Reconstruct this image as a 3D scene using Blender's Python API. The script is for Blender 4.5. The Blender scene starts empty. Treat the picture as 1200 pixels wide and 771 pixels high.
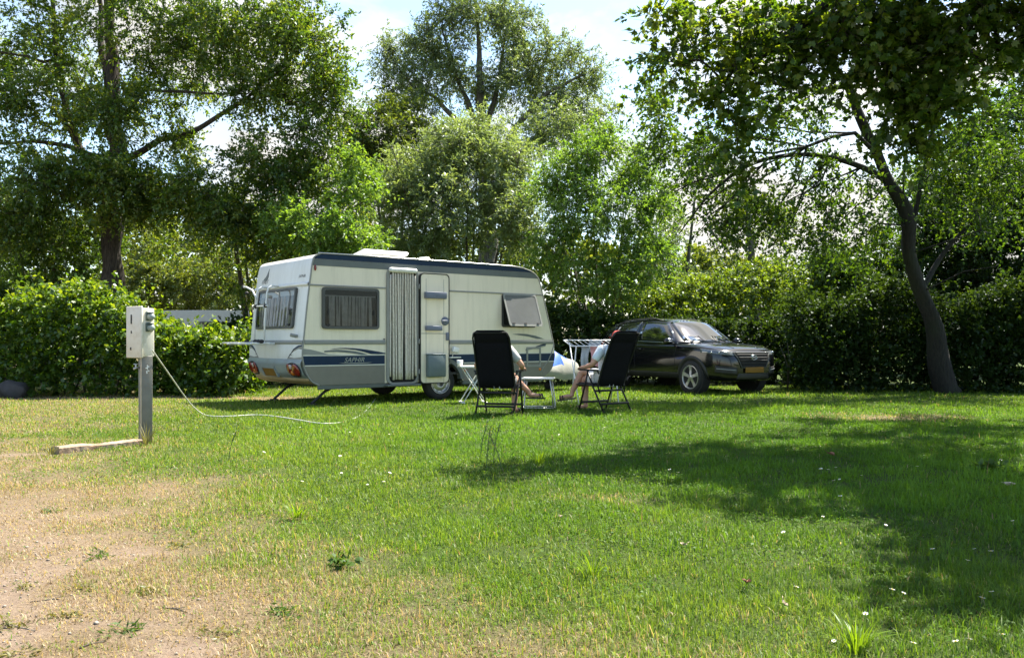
import bpy, bmesh, math, random
import numpy as np
from mathutils import Vector, Matrix
from mathutils.bvhtree import BVHTree

SC = bpy.context.scene
COL = SC.collection
R = math.radians
CAMH = 1.1            # eye height of the photographer
FOC = 1000.0          # focal length in photo pixels (photo is 1200 wide)
HZ = 400.0            # horizon row in the photo


def at(px, py, Y):
    """a photo pixel at depth Y as a point in the world"""
    return np.array([(px - 600) / FOC * Y, Y, CAMH - (py - HZ) / FOC * Y])


def gat(px, py):
    """the ground point seen at a photo pixel"""
    Y = CAMH * FOC / (py - HZ)
    return np.array([(px - 600) / FOC * Y, Y, 0.0])


# ------------------------------------------------------------------ tagging
def tag(o, label=None, cat=None, group=None, kind=None):
    if label: o['label'] = label
    if cat: o['category'] = cat
    if group: o['group'] = group
    if kind: o['kind'] = kind
    return o


def empty(name, loc=(0, 0, 0), rz=0.0, label=None, cat=None, group=None):
    o = bpy.data.objects.new(name, None)
    o.empty_display_size = 0.2
    COL.objects.link(o)
    o.location = loc
    o.rotation_euler = (0, 0, rz)
    return tag(o, label, cat, group)


def link(name, me, parent=None):
    o = bpy.data.objects.new(name, me)
    COL.objects.link(o)
    if parent is not None:
        o.parent = parent
    return o


def copy_tree(o, parent=None):
    c = o.copy()
    COL.objects.link(c)
    if parent is not None:
        c.parent = parent
    for ch in list(o.children):
        copy_tree(ch, c)
    return c


def bake(o):
    bpy.context.view_layer.update()
    dg = bpy.context.evaluated_depsgraph_get()
    me = bpy.data.meshes.new_from_object(o.evaluated_get(dg))
    o.modifiers.clear()
    o.data = me
    return o


# ---------------------------------------------------------------- materials
def nodes(name):
    m = bpy.data.materials.new(name)
    m.use_nodes = True
    nt = m.node_tree
    nt.nodes.clear()
    out = nt.nodes.new('ShaderNodeOutputMaterial')
    return m, nt, out


def mat(name, col, rough=0.5, metal=0.0, spec=0.5, var=0.12, scale=6.0, bump=0.0, bscale=60.0, coat=0.0, dirt=None, dscale=2.5, dlo=.5, dhi=.75, streak=False):
    m, nt, out = nodes(name)
    N, L = nt.nodes.new, nt.links.new
    b = N('ShaderNodeBsdfPrincipled')
    b.inputs['Roughness'].default_value = rough
    b.inputs['Metallic'].default_value = metal
    b.inputs['Specular IOR Level'].default_value = spec
    b.inputs['Coat Weight'].default_value = coat
    tc = N('ShaderNodeTexCoord')
    nz = N('ShaderNodeTexNoise'); nz.inputs['Scale'].default_value = scale
    nz.inputs['Detail'].default_value = 6
    L(tc.outputs['Object'], nz.inputs['Vector'])
    r = N('ShaderNodeValToRGB')
    c = np.array(col)
    lo, hi = c * (1 - var), np.minimum(c * (1 + var), 1)
    r.color_ramp.elements[0].position = .3; r.color_ramp.elements[0].color = (*lo, 1)
    r.color_ramp.elements[1].position = .7; r.color_ramp.elements[1].color = (*hi, 1)
    L(nz.outputs['Fac'], r.inputs['Fac'])
    src = r.outputs['Color']
    if dirt is not None:
        n2 = N('ShaderNodeTexNoise'); n2.inputs['Scale'].default_value = dscale; n2.inputs['Detail'].default_value = 9
        n2.inputs['Roughness'].default_value = .7
        if streak:          # rain marks run down the panel
            mp = N('ShaderNodeMapping'); mp.inputs['Scale'].default_value = (5, 5, .45)
            L(tc.outputs['Object'], mp.inputs['Vector']); L(mp.outputs['Vector'], n2.inputs['Vector'])
        else:
            L(tc.outputs['Object'], n2.inputs['Vector'])
        mr = N('ShaderNodeMapRange'); mr.inputs['From Min'].default_value = dlo; mr.inputs['From Max'].default_value = dhi
        L(n2.outputs['Fac'], mr.inputs['Value'])
        mx = N('ShaderNodeMix'); mx.data_type = 'RGBA'
        L(mr.outputs['Result'], mx.inputs['Factor']); L(src, mx.inputs['A']); mx.inputs['B'].default_value = (*dirt, 1)
        src = mx.outputs['Result']
    L(src, b.inputs['Base Color'])
    if bump:
        n3 = N('ShaderNodeTexNoise'); n3.inputs['Scale'].default_value = bscale; n3.inputs['Detail'].default_value = 5
        L(tc.outputs['Object'], n3.inputs['Vector'])
        bp = N('ShaderNodeBump'); bp.inputs['Strength'].default_value = bump; bp.inputs['Distance'].default_value = .01
        L(n3.outputs['Fac'], bp.inputs['Height']); L(bp.outputs['Normal'], b.inputs['Normal'])
    L(b.outputs['BSDF'], out.inputs['Surface'])
    return m


def bark_mat(name, c1, c2, moss=None):
    m, nt, out = nodes(name)
    N, L = nt.nodes.new, nt.links.new
    b = N('ShaderNodeBsdfPrincipled'); b.inputs['Roughness'].default_value = .9
    tc = N('ShaderNodeTexCoord'); mp = N('ShaderNodeMapping'); mp.inputs['Scale'].default_value = (9, 9, 1.6)
    L(tc.outputs['Object'], mp.inputs['Vector'])
    nz = N('ShaderNodeTexNoise'); nz.inputs['Scale'].default_value = 3; nz.inputs['Detail'].default_value = 8; nz.inputs['Distortion'].default_value = .6
    L(mp.outputs['Vector'], nz.inputs['Vector'])
    r = N('ShaderNodeValToRGB')
    r.color_ramp.elements[0].position = .35; r.color_ramp.elements[0].color = (*c1, 1)
    r.color_ramp.elements[1].position = .68; r.color_ramp.elements[1].color = (*c2, 1)
    L(nz.outputs['Fac'], r.inputs['Fac'])
    src = r.outputs['Color']
    if moss:
        n2 = N('ShaderNodeTexNoise'); n2.inputs['Scale'].default_value = 1.4; n2.inputs['Detail'].default_value = 6
        L(tc.outputs['Object'], n2.inputs['Vector'])
        mr = N('ShaderNodeMapRange'); mr.inputs['From Min'].default_value = .5; mr.inputs['From Max'].default_value = .7
        L(n2.outputs['Fac'], mr.inputs['Value'])
        mx = N('ShaderNodeMix'); mx.data_type = 'RGBA'
        L(mr.outputs['Result'], mx.inputs['Factor']); L(src, mx.inputs['A']); mx.inputs['B'].default_value = (*moss, 1)
        src = mx.outputs['Result']
    L(src, b.inputs['Base Color'])
    bp = N('ShaderNodeBump'); bp.inputs['Strength'].default_value = .8; bp.inputs['Distance'].default_value = .03
    L(nz.outputs['Fac'], bp.inputs['Height']); L(bp.outputs['Normal'], b.inputs['Normal'])
    L(b.outputs['BSDF'], out.inputs['Surface'])
    return m


def leaf_mat(name, c0, c1, c2, trans=.42, gloss=.06, rough=.45, tmul=(1.55, 1.4, .4)):
    """leaf: per-leaf 'tint' picks a colour between three; thin translucent blade with a slight sheen"""
    m, nt, out = nodes(name)
    N, L = nt.nodes.new, nt.links.new
    a = N('ShaderNodeAttribute'); a.attribute_name = 'tint'
    r = N('ShaderNodeValToRGB')
    e = r.color_ramp.elements
    e[0].position = 0; e[0].color = (*c0, 1)
    e[1].position = 1; e[1].color = (*c2, 1)
    k = e.new(.55); k.color = (*c1, 1)
    L(a.outputs['Fac'], r.inputs['Fac'])
    d = N('ShaderNodeBsdfDiffuse'); t = N('ShaderNodeBsdfTranslucent'); g = N('ShaderNodeBsdfGlossy')
    g.inputs['Roughness'].default_value = rough; g.inputs['Color'].default_value = (.9, .95, 1, 1)
    mu = N('ShaderNodeMix'); mu.data_type = 'RGBA'; mu.blend_type = 'MULTIPLY'; mu.inputs['Factor'].default_value = 1
    L(r.outputs['Color'], mu.inputs['A']); mu.inputs['B'].default_value = (*tmul, 1)
    L(r.outputs['Color'], d.inputs['Color']); L(mu.outputs['Result'], t.inputs['Color'])
    m1 = N('ShaderNodeMixShader'); m1.inputs['Fac'].default_value = trans
    L(d.outputs[0], m1.inputs[1]); L(t.outputs[0], m1.inputs[2])
    m2 = N('ShaderNodeMixShader'); m2.inputs['Fac'].default_value = gloss
    L(m1.outputs[0], m2.inputs[1]); L(g.outputs[0], m2.inputs[2])
    L(m2.outputs[0], out.inputs['Surface'])
    return m


def glass_mat(name, tint, refl=.12, rough=.03):
    m, nt, out = nodes(name)
    N, L = nt.nodes.new, nt.links.new
    t = N('ShaderNodeBsdfTransparent'); t.inputs['Color'].default_value = (*tint, 1)
    g = N('ShaderNodeBsdfGlossy'); g.inputs['Roughness'].default_value = rough
    g.inputs['Color'].default_value = (.9, .95, 1, 1)
    fr = N('ShaderNodeFresnel'); fr.inputs['IOR'].default_value = 1.5
    ad = N('ShaderNodeMath'); ad.operation = 'ADD'; ad.inputs[1].default_value = refl; ad.use_clamp = True
    L(fr.outputs[0], ad.inputs[0])
    mx = N('ShaderNodeMixShader')
    L(ad.outputs[0], mx.inputs['Fac']); L(t.outputs[0], mx.inputs[1]); L(g.outputs[0], mx.inputs[2])
    L(mx.outputs[0], out.inputs['Surface'])
    return m


# ------------------------------------------------------------- mesh builder
class MB:
    """collects shapes and links them as ONE mesh object"""
    def __init__(self):
        self.v, self.f, self.m, self.s = [], [], [], []
        self.mi = 0

    def add(self, vs, fs, smooth=False, M=None):
        o = len(self.v)
        if M is not None:
            vs = [M @ Vector(p) for p in vs]
        self.v += [tuple(p) for p in vs]
        self.f += [tuple(i + o for i in f) for f in fs]
        self.m += [self.mi] * len(fs)
        self.s += [smooth] * len(fs)
        return self

    def box(self, c, size, M=None, bev=0.0, rot=None, seg=2):
        bm = bmesh.new()
        bmesh.ops.create_cube(bm, size=1)
        bmesh.ops.scale(bm, vec=size, verts=bm.verts)
        if bev:
            bmesh.ops.bevel(bm, geom=bm.edges[:] , offset=bev, segments=seg, affect='EDGES', profile=.5)
        T = Matrix.Translation(c)
        if rot is not None:
            T = T @ rot
        if M is not None:
            T = M @ T
        bmesh.ops.transform(bm, matrix=T, verts=bm.verts)
        bm.verts.index_update()
        self.add([v.co[:] for v in bm.verts], [[v.index for v in f.verts] for f in bm.faces], bev > 0)
        bm.free()
        return self

    def tube(self, pts, rad, n=8, cap=True, smooth=True, flat=1.0):
        P = np.array(pts, float)
        k = len(P)
        rad = np.full(k, rad, float) if np.isscalar(rad) else np.array(rad, float)
        T = np.gradient(P, axis=0)
        T /= np.linalg.norm(T, axis=1)[:, None] + 1e-9
        ref = np.array([0, 0, 1.0]) if abs(T[0][2]) < .9 else np.array([1.0, 0, 0])
        vs, fs = [], []
        u = np.cross(T[0], ref); u /= np.linalg.norm(u) + 1e-9
        for i in range(k):
            u = u - T[i] * u.dot(T[i]); u /= np.linalg.norm(u) + 1e-9
            w = np.cross(T[i], u)
            for j in range(n):
                a = 2 * math.pi * j / n
                vs.append(P[i] + rad[i] * (math.cos(a) * u + flat * math.sin(a) * w))
        for i in range(k - 1):
            for j in range(n):
                fs.append((i * n + j, i * n + (j + 1) % n, (i + 1) * n + (j + 1) % n, (i + 1) * n + j))
        self.add(vs, fs, smooth)
        if cap:
            o = len(self.v) - len(vs)
            self.f += [tuple(o + j for j in range(n))[::-1], tuple(o + (k - 1) * n + j for j in range(n))]
            self.m += [self.mi] * 2; self.s += [False] * 2
        return self

    def lathe(self, prof, n=24, M=None, close=False):
        """profile (r, y) turned about the local y axis"""
        vs, fs = [], []
        k = len(prof)
        for r, y in prof:
            for j in range(n):
                a = 2 * math.pi * j / n
                vs.append((r * math.cos(a), y, r * math.sin(a)))
        for i in range(k - 1 + (1 if close else 0)):
            i2 = (i + 1) % k
            for j in range(n):
                fs.append((i * n + j, i * n + (j + 1) % n, i2 * n + (j + 1) % n, i2 * n + j))
        return self.add(vs, fs, True, M)

    def prism(self, poly, d0, d1, fn):
        """2-D polygon between depth d0 and d1; fn(a, b, d) -> 3-D"""
        n = len(poly)
        vs = [fn(a, b, d0) for a, b in poly] + [fn(a, b, d1) for a, b in poly]
        fs = [tuple(range(n))[::-1], tuple(range(n, 2 * n))]
        fs += [(i, (i + 1) % n, n + (i + 1) % n, n + i) for i in range(n)]
        return self.add(vs, fs)

    def frame(self, outer, inner, d0, d1, fn):
        """a ring between two polygons of equal length, with thickness"""
        n = len(outer)
        vs = [fn(a, b, d) for d in (d0, d1) for P in (outer, inner) for a, b in P]
        fs = []
        for i in range(n):
            j = (i + 1) % n
            fs += [(2 * n + i, 2 * n + j, 3 * n + j, 3 * n + i), (i, j, 2 * n + j, 2 * n + i),
                   (n + i, 3 * n + i, 3 * n + j, n + j), (i, n + i, n + j, j)]
        return self.add(vs, fs)

    def sphere(self, c, r, M=None, n=12, m=8):
        rx, ry, rz = (r, r, r) if np.isscalar(r) else r
        vs = [(c[0], c[1], c[2] - rz)]
        for i in range(1, m):
            t = math.pi * i / m - math.pi / 2
            for j in range(n):
                a = 2 * math.pi * j / n
                vs.append((c[0] + rx * math.cos(t) * math.cos(a), c[1] + ry * math.cos(t) * math.sin(a), c[2] + rz * math.sin(t)))
        vs.append((c[0], c[1], c[2] + rz))
        fs = [(0, 1 + (j + 1) % n, 1 + j) for j in range(n)]
        for i in range(m - 2):
            for j in range(n):
                fs.append((1 + i * n + j, 1 + i * n + (j + 1) % n, 1 + (i + 1) * n + (j + 1) % n, 1 + (i + 1) * n + j))
        last = len(vs) - 1; b = 1 + (m - 2) * n
        fs += [(b + j, b + (j + 1) % n, last) for j in range(n)]
        return self.add(vs, fs, True, M)

    def mesh(self, name, mats):
        me = bpy.data.meshes.new(name)
        me.from_pydata(self.v, [], self.f)
        for m in (mats if isinstance(mats, (list, tuple)) else [mats]):
            me.materials.append(m)
        me.polygons.foreach_set('material_index', self.m)
        me.polygons.foreach_set('use_smooth', self.s)
        bm = bmesh.new(); bm.from_mesh(me)
        bmesh.ops.recalc_face_normals(bm, faces=bm.faces)
        bm.to_mesh(me); bm.free()
        me.update()
        return me

    def build(self, name, mats, parent=None):
        return link(name, self.mesh(name, mats), parent)


def rrect(a0, b0, a1, b1, r, n=5):
    """rounded rectangle polygon"""
    P = []
    for cx, cy, s in ((a1 - r, b1 - r, 0), (a0 + r, b1 - r, 90), (a0 + r, b0 + r, 180), (a1 - r, b0 + r, 270)):
        for i in range(n + 1):
            t = R(s + 90 * i / n)
            P.append((cx + r * math.cos(t), cy + r * math.sin(t)))
    return P


def clip_poly(P, lo, hi, ax=1):
    """cut a 2-D polygon to lo <= coordinate <= hi"""
    for lim, sg in ((lo, 1), (hi, -1)):
        Q = []
        for i in range(len(P)):
            p, q = P[i], P[(i + 1) % len(P)]
            ip, iq = sg * (p[ax] - lim) >= 0, sg * (q[ax] - lim) >= 0
            if ip: Q.append(p)
            if ip != iq:
                t = (lim - p[ax]) / (q[ax] - p[ax])
                Q.append((p[0] + t * (q[0] - p[0]), p[1] + t * (q[1] - p[1])))
        P = Q
    return P


def text_mb(mb, s, size, fn, shear=0.0, d=0.0015):
    """flat lettering mapped by fn(a, b, d)"""
    cu = bpy.data.curves.new('lettering', 'FONT')
    cu.body = s; cu.size = size; cu.shear = shear; cu.resolution_u = 3
    o = bpy.data.objects.new('lettering', cu)
    COL.objects.link(o)
    bpy.context.view_layer.update()
    me = bpy.data.meshes.new_from_object(o.evaluated_get(bpy.context.evaluated_depsgraph_get()))
    mb.add([fn(v.co.x, v.co.y, d) for v in me.vertices], [tuple(p.vertices) for p in me.polygons])
    bpy.data.objects.remove(o); bpy.data.curves.remove(cu)


# ------------------------------------------------------------ value noise
class Noise2:
    def __init__(self, seed):
        self.g = np.random.default_rng(seed).random((256, 256))

    def n(self, x, y):
        xi, yi = np.floor(x).astype(int), np.floor(y).astype(int)
        fx, fy = x - xi, y - yi
        fx, fy = fx * fx * (3 - 2 * fx), fy * fy * (3 - 2 * fy)
        g = self.g
        a, b = g[xi % 256, yi % 256], g[(xi + 1) % 256, yi % 256]
        c, d = g[xi % 256, (yi + 1) % 256], g[(xi + 1) % 256, (yi + 1) % 256]
        return (a * (1 - fx) + b * fx) * (1 - fy) + (c * (1 - fx) + d * fx) * fy

    def fbm(self, x, y, o=4):
        s, a, t = 0, .5, 0
        for i in range(o):
            s = s + a * self.n(x * 2 ** i + 17.3 * i, y * 2 ** i + 5.1 * i); t += a; a *= .5
        return s / t


# ----------------------------------------------------------------- leaves
def unit(a):
    return a / (np.linalg.norm(a, axis=-1, keepdims=True) + 1e-9)


def np_mesh(name, V, F, mats, tint=None, colr=None, smooth=False, k=4):
    """mesh of n-gons with k corners from numpy arrays"""
    me = bpy.data.meshes.new(name)
    me.vertices.add(len(V)); me.vertices.foreach_set('co', V.astype(np.float32).ravel())
    nf = len(F)
    me.loops.add(nf * k); me.loops.foreach_set('vertex_index', F.astype(np.int32).ravel())
    me.polygons.add(nf)
    me.polygons.foreach_set('loop_start', np.arange(nf, dtype=np.int32) * k)
    me.polygons.foreach_set('loop_total', np.full(nf, k, np.int32))
    me.update(calc_edges=True)
    if tint is not None:
        a = me.attributes.new('tint', 'FLOAT', 'FACE'); a.data.foreach_set('value', tint.astype(np.float32))
    if colr is not None:
        a = me.attributes.new('col', 'FLOAT_COLOR', 'FACE')
        a.data.foreach_set('color', np.concatenate([colr, np.ones((len(colr), 1))], 1).astype(np.float32).ravel())
    me.materials.append(mats)
    return me


def leaf_arrays(P, D, L, W, rng, lobes=False, upright=.7):
    n = len(P)
    D = unit(D)
    up = np.array([0, 0, 1.0]) + rng.normal(0, upright, (n, 3))
    S = unit(np.cross(D, up))
    Nn = np.cross(S, D)

    def blade(base, D, S, Nn, L, W):
        L, W = L[:, None], W[:, None]
        b = base
        m1 = base + D * L * .45 + S * W * .5 + Nn * W * .16
        m2 = base + D * L * .45 - S * W * .5 + Nn * W * .16
        t = base + D * L - Nn * L * .10
        return np.stack([b, m1, t, m2], 1)
    if not lobes:
        V = blade(P, D, S, Nn, L, W)
    else:
        c, s = math.cos(.55), math.sin(.55)
        st = P + D * (L * .2)[:, None]
        V = np.concatenate([blade(P, D, S, Nn, L, W * .62),
                            blade(st, unit(D * c + S * s), unit(S * c - D * s), Nn, L * .68, W * .55),
                            blade(st, unit(D * c - S * s), unit(S * c + D * s), Nn, L * .68, W * .55)], 0)
    V = V.reshape(-1, 3)
    F = np.arange(len(V)).reshape(-1, 4)
    return V, F


def sprays(B, Dr, Ln, m, L, W, rng, droop=.25, spread=.9, lvar=.25):
    """leafy twigs: bases B, directions Dr, lengths Ln; m leaves on each"""
    n = len(B)
    t = rng.uniform(.12, 1.02, (n, m))
    P = B[:, None] + Dr[:, None] * (Ln[:, None] * t)[..., None]
    P[..., 2] -= droop * Ln[:, None] * t ** 2
    D = Dr[:, None] * .55 + rng.normal(0, spread, (n, m, 3)) * .62
    D[..., 2] -= .22
    P = P.reshape(-1, 3) + rng.normal(0, .012, (n * m, 3))
    D = D.reshape(-1, 3)
    Ls = L * rng.uniform(1 - lvar, 1 + lvar, n * m)
    return P, D, Ls, Ls * (W / L)

# ============================================================ tree generator
def grow(nodes_, parents, targets, rng, seg=.45, up=.25, back=.6):
    """join every target to the nearest place on the skeleton with a bent branch"""
    tips = []
    for T in targets:
        A = np.array(nodes_)
        d = np.linalg.norm(A - T, axis=1)
        cost = d + back * np.maximum(0, A[:, 2] - T[2] + .15 * d)
        i = int(np.argmin(cost))
        p = A[i]; dist = d[i]
        k = max(2, int(dist / seg))
        par = i
        pd = unit(p - A[parents[i]]) if parents[i] >= 0 else np.array([0, 0, 1.0])
        bend = pd * dist * .18 + np.array([0, 0, up * dist * .35]) + rng.normal(0, .06 * dist, 3)
        for j in range(1, k + 1):
            t = j / k
            q = p + (T - p) * t + bend * math.sin(math.pi * t) * (1 - .35 * t) + rng.normal(0, .025, 3) * (t < 1)
            nodes_.append(q); parents.append(par); par = len(nodes_) - 1
        tips.append(par)
    return tips


def wood_mesh(mb, N, par, rad, base):
    """tapered tubes along the skeleton"""
    N = np.array(N)
    kids = {}
    for i, p in enumerate(par):
        if p >= 0: kids.setdefault(p, []).append(i)
    starts = [(i, None) for i, p in enumerate(par) if p < 0]
    while starts:
        i, p0 = starts.pop()
        ch = [] if p0 is None else [p0]
        while True:
            ch.append(i)
            ks = kids.get(i, [])
            if not ks: break
            ks = sorted(ks, key=lambda a: -rad[a])
            for o in ks[1:]: starts.append((o, i))
            i = ks[0]
        if len(ch) < 2: continue
        r = [rad[c] for c in ch]
        if p0 is not None: r[0] = min(r[0], r[1] * 1.25)
        mx = max(r)
        n = 14 if mx > .10 else 7 if mx > .04 else 4 if mx > .015 else 3
        P = [N[c] - base for c in ch]
        if mx > .06 and len(P) > 3:
            k = 4
            rr = np.interp(np.linspace(0, len(P) - 1, (len(P) - 1) * k + 1), np.arange(len(P)), r)
            P = smooth_poly(P, k)
            v0 = len(mb.v)
            mb.tube(P, rr, n=n)
            for q in range(v0, len(mb.v)):
                i = min((q - v0) // n, len(P) - 1); c0 = np.array(P[i]); d = np.array(mb.v[q]) - c0
                a = 2 * math.pi * ((q - v0) % n) / n
                f = 1 + .07 * math.sin(3 * a + 2.1 * c0[2]) + .06 * math.sin(2 * a - 3.7 * c0[2] + 1) + .05 * math.sin(5 * a + 5.3 * c0[2]) + .06 * math.sin(2.9 * c0[2] + c0[0])
                if i == 0 and p0 is None: f *= 1.18
                mb.v[q] = tuple(c0 + d * f)
            continue
        mb.tube(P, r, n=n, cap=mx > .02)


def tree(name, label, cat, base, stems, clumps, bark, leaf, seed, group=None, leafL=.1, leafW=.05, per=14, twigs=9,
         twl=.55, lobes=False, fixed=(), tip_r=.006, expo=2.3, droop=.25, hollow=.45, outward=.6, yellow=0.0, up=.25, upright=.7, tb=0.0, densx=1.45, perx=1.2):
    """stems: list of (points, radii) in world space, first starts at the ground;
    clumps: (centre, (rx, ry, rz), count); fixed: limbs (points, radii) that hang on the nearest stem node"""
    rng = np.random.default_rng(seed)
    base = np.array(base, float)
    root = empty(name, base, 0, label, cat, group)
    N, par, spec = [], [], {}
    for k, (pts, rr) in enumerate(list(stems) + list(fixed)):
        pts = [np.array(p, float) for p in pts]
        # resample
        P, Q = [], []
        for a in range(len(pts) - 1):
            s = max(1, int(np.linalg.norm(pts[a + 1] - pts[a]) / .5))
            for j in range(s):
                t = j / s
                P.append(pts[a] * (1 - t) + pts[a + 1] * t); Q.append(rr[a] * (1 - t) + rr[a + 1] * t)
        P.append(pts[-1]); Q.append(rr[-1])
        if k < len(stems):
            prev = -1
        else:
            A = np.array(N); prev = int(np.argmin(np.linalg.norm(A - P[0], axis=1)))
            P, Q = P[1:], Q[1:]
        for j, (p, q) in enumerate(zip(P, Q)):
            if 0 < j < len(P) - 1: p = p + rng.normal(0, min(.05, q * .25), 3)
            N.append(p); par.append(prev); prev = len(N) - 1; spec[prev] = q
    tg, cen = [], []
    per = int(per * perx)
    for c, (rx, ry, rz), n in clumps:
        n = max(3, int(n * densx))
        u = unit(rng.normal(size=(n, 3))); r = rng.random(n) ** (1 / 3) * (1 - hollow) + hollow
        r = np.where(rng.random(n) < .25, rng.random(n), r)[:, None]
        tg.append(np.array(c) + u * r * np.array([rx, ry, rz])); cen.append(np.repeat(np.array(c, float)[None], n, 0))
    tg = np.concatenate(tg); cen = np.concatenate(cen)
    keep = tg[:, 2] > .35
    tg, cen = tg[keep], cen[keep]
    A0 = np.array(N)
    dd = np.min(np.linalg.norm(tg[:, None] - A0[None], axis=2), axis=1)
    o = np.argsort(dd); tg, cen = tg[o], cen[o]
    tips = grow(N, par, tg, rng, up=up)
    rad = np.full(len(N), 0.0)
    acc = np.zeros(len(N))
    for i in range(len(N) - 1, -1, -1):
        if acc[i] == 0: acc[i] = tip_r ** expo
        rad[i] = acc[i] ** (1 / expo)
        if par[i] >= 0: acc[par[i]] += acc[i]
    for i, q in spec.items():
        rad[i] = q if i < 1 else max(q, min(rad[i], q * 1.15))
    wood = MB()
    wood_mesh(wood, N, par, rad, base)
    # leafy twigs
    n = len(tg)
    B = np.repeat(tg, twigs, 0)
    od = unit(tg - cen + rng.normal(0, .2, tg.shape))
    Dr = unit(np.repeat(od, twigs, 0) * outward + rng.normal(0, .75, (n * twigs, 3)) + np.array([0, 0, .12]))
    Ln = twl * rng.uniform(.55, 1.25, n * twigs)
    # twigs start a little way back along the branch
    B = B - np.repeat(od, twigs, 0) * (rng.random(n * twigs)[:, None] * twl * .7)
    P, D, L, W = sprays(B, Dr, Ln, per, leafL, leafW, rng, droop)
    tint = np.clip(rng.normal(.45 + tb, .2, len(P)) + np.repeat(rng.normal(0, .12, n), twigs * per) + .12 * yellow * np.repeat(rng.random(n) < .2, twigs * per), 0, 1)
    V, F = leaf_arrays(P - base, D, L, W, rng, lobes, upright)
    tint = np.tile(tint, 3) if lobes else tint
    # the thin twigs themselves, as three-sided spikes
    sel = rng.random(len(B)) < .6
    b, d, l = B[sel] - base, Dr[sel], Ln[sel][:, None]
    s1 = unit(np.cross(d, rng.normal(size=d.shape))); s2 = np.cross(d, s1); rr = .0045 + .003 * (leafL > .12)
    e = b + d * l * .95 - np.array([0, 0, 1]) * droop * l * .9
    tv = np.stack([b + s1 * rr, b - s1 * rr * .5 + s2 * rr * .87, b - s1 * rr * .5 - s2 * rr * .87, e], 1).reshape(-1, 3)
    o = len(wood.v)
    wood.v += [tuple(x) for x in tv]
    for i in range(len(b)):
        q = o + 4 * i
        wood.f += [(q, q + 1, q + 3), (q + 1, q + 2, q + 3), (q + 2, q, q + 3)]
    wood.m += [0] * (3 * len(b)); wood.s += [False] * (3 * len(b))
    me = bpy.data.meshes.new('trunk')
    me.from_pydata(wood.v, [], wood.f); me.materials.append(bark)
    me.polygons.foreach_set('use_smooth', wood.s); me.update()
    link('trunk', me, root)
    link('crown', np_mesh('crown', V, F, leaf, tint), root)
    return root


def hedge(name, label, cat, path, width, tops, leaf, bark, seed, group=None, dens=260, leafL=.085, leafW=.058, per=12, twl=.3, wob=.25, lift=.3, tb=0.0, zlo=.05):
    """a clipped or half-wild hedge along a ground path: leafy shoots on a body of stems; tops = height along the path"""
    rng = np.random.default_rng(seed)
    path = np.array(path, float); base = np.array([*path.mean(0), 0.0])
    root = empty(name, base, 0, label, cat, group)
    seg = np.linalg.norm(np.diff(path, axis=0), axis=1); cum = np.concatenate([[0], np.cumsum(seg)]); tot = cum[-1]
    n = int(tot * np.mean(tops) * dens / per)
    s = rng.random(n) * tot
    k = np.clip(np.searchsorted(cum, s) - 1, 0, len(seg) - 1)
    f = ((s - cum[k]) / seg[k])[:, None]
    c = path[k] * (1 - f) + path[k + 1] * f
    dr = (path[k + 1] - path[k]) / seg[k][:, None]
    nr = np.stack([dr[:, 1], -dr[:, 0]], 1)          # points to the camera side
    nz = Noise2(seed)
    H = np.interp(s, np.linspace(0, tot, len(tops)), tops) * (1 + wob * (nz.fbm(s * .9, s * 0 + 3.3) - .5) * 2)
    # positions: mostly on the shell
    w = rng.beta(.45, .45, n) * 2 - 1
    z = zlo + (H - zlo) * rng.beta(1.1, .75, n)
    bulge = .72 + .5 * nz.fbm(s * 1.3, z * 1.3 + 9)
    rnd = np.sqrt(np.clip(1 - np.clip((z / H - .6) / .4, 0, 1) ** 2 * .75, .05, 1))
    off = w * width * .5 * bulge * rnd
    B = np.stack([c[:, 0] + nr[:, 0] * off, c[:, 1] + nr[:, 1] * off, z], 1)
    top = z / H
    od = np.stack([nr[:, 0] * w, nr[:, 1] * w, lift + np.clip(top - .6, 0, 1) * 1.8], 1)
    Dr = unit(od * .8 + rng.normal(0, .55, (n, 3)))
    Ln = twl * rng.uniform(.5, 1.3, n) * (1 + .8 * (top > .85) * (rng.random(n) < .3))
    P, D, L, W = sprays(B, Dr, Ln, per, leafL, leafW, rng, .2)
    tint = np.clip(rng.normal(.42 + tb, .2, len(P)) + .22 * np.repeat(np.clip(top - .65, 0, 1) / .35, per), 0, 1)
    P[:, 2] = np.maximum(P[:, 2], .02)
    V, F = leaf_arrays(P - base, D, L, W, rng)
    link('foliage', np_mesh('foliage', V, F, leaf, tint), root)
    mb = MB()
    for i in range(int(tot * 5)):
        a = rng.random() * tot; j = min(int(np.searchsorted(cum, a)) - 1, len(seg) - 1); j = max(j, 0)
        g = (a - cum[j]) / seg[j]; p = path[j] * (1 - g) + path[j + 1] * g
        h = np.interp(a, np.linspace(0, tot, len(tops)), tops) * rng.uniform(.6, .92)
        q = p + rng.normal(0, width * .12, 2)
        e = q + rng.normal(0, width * .18, 2)
        m = (q + e) / 2 + rng.normal(0, .08, 2)
        mb.tube([(q[0] - base[0], q[1] - base[1], 0), (m[0] - base[0], m[1] - base[1], h * .5), (e[0] - base[0], e[1] - base[1], h)],
                [.022, .016, .006], n=4)
    mb.build('stems', bark, root)
    return root


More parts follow.
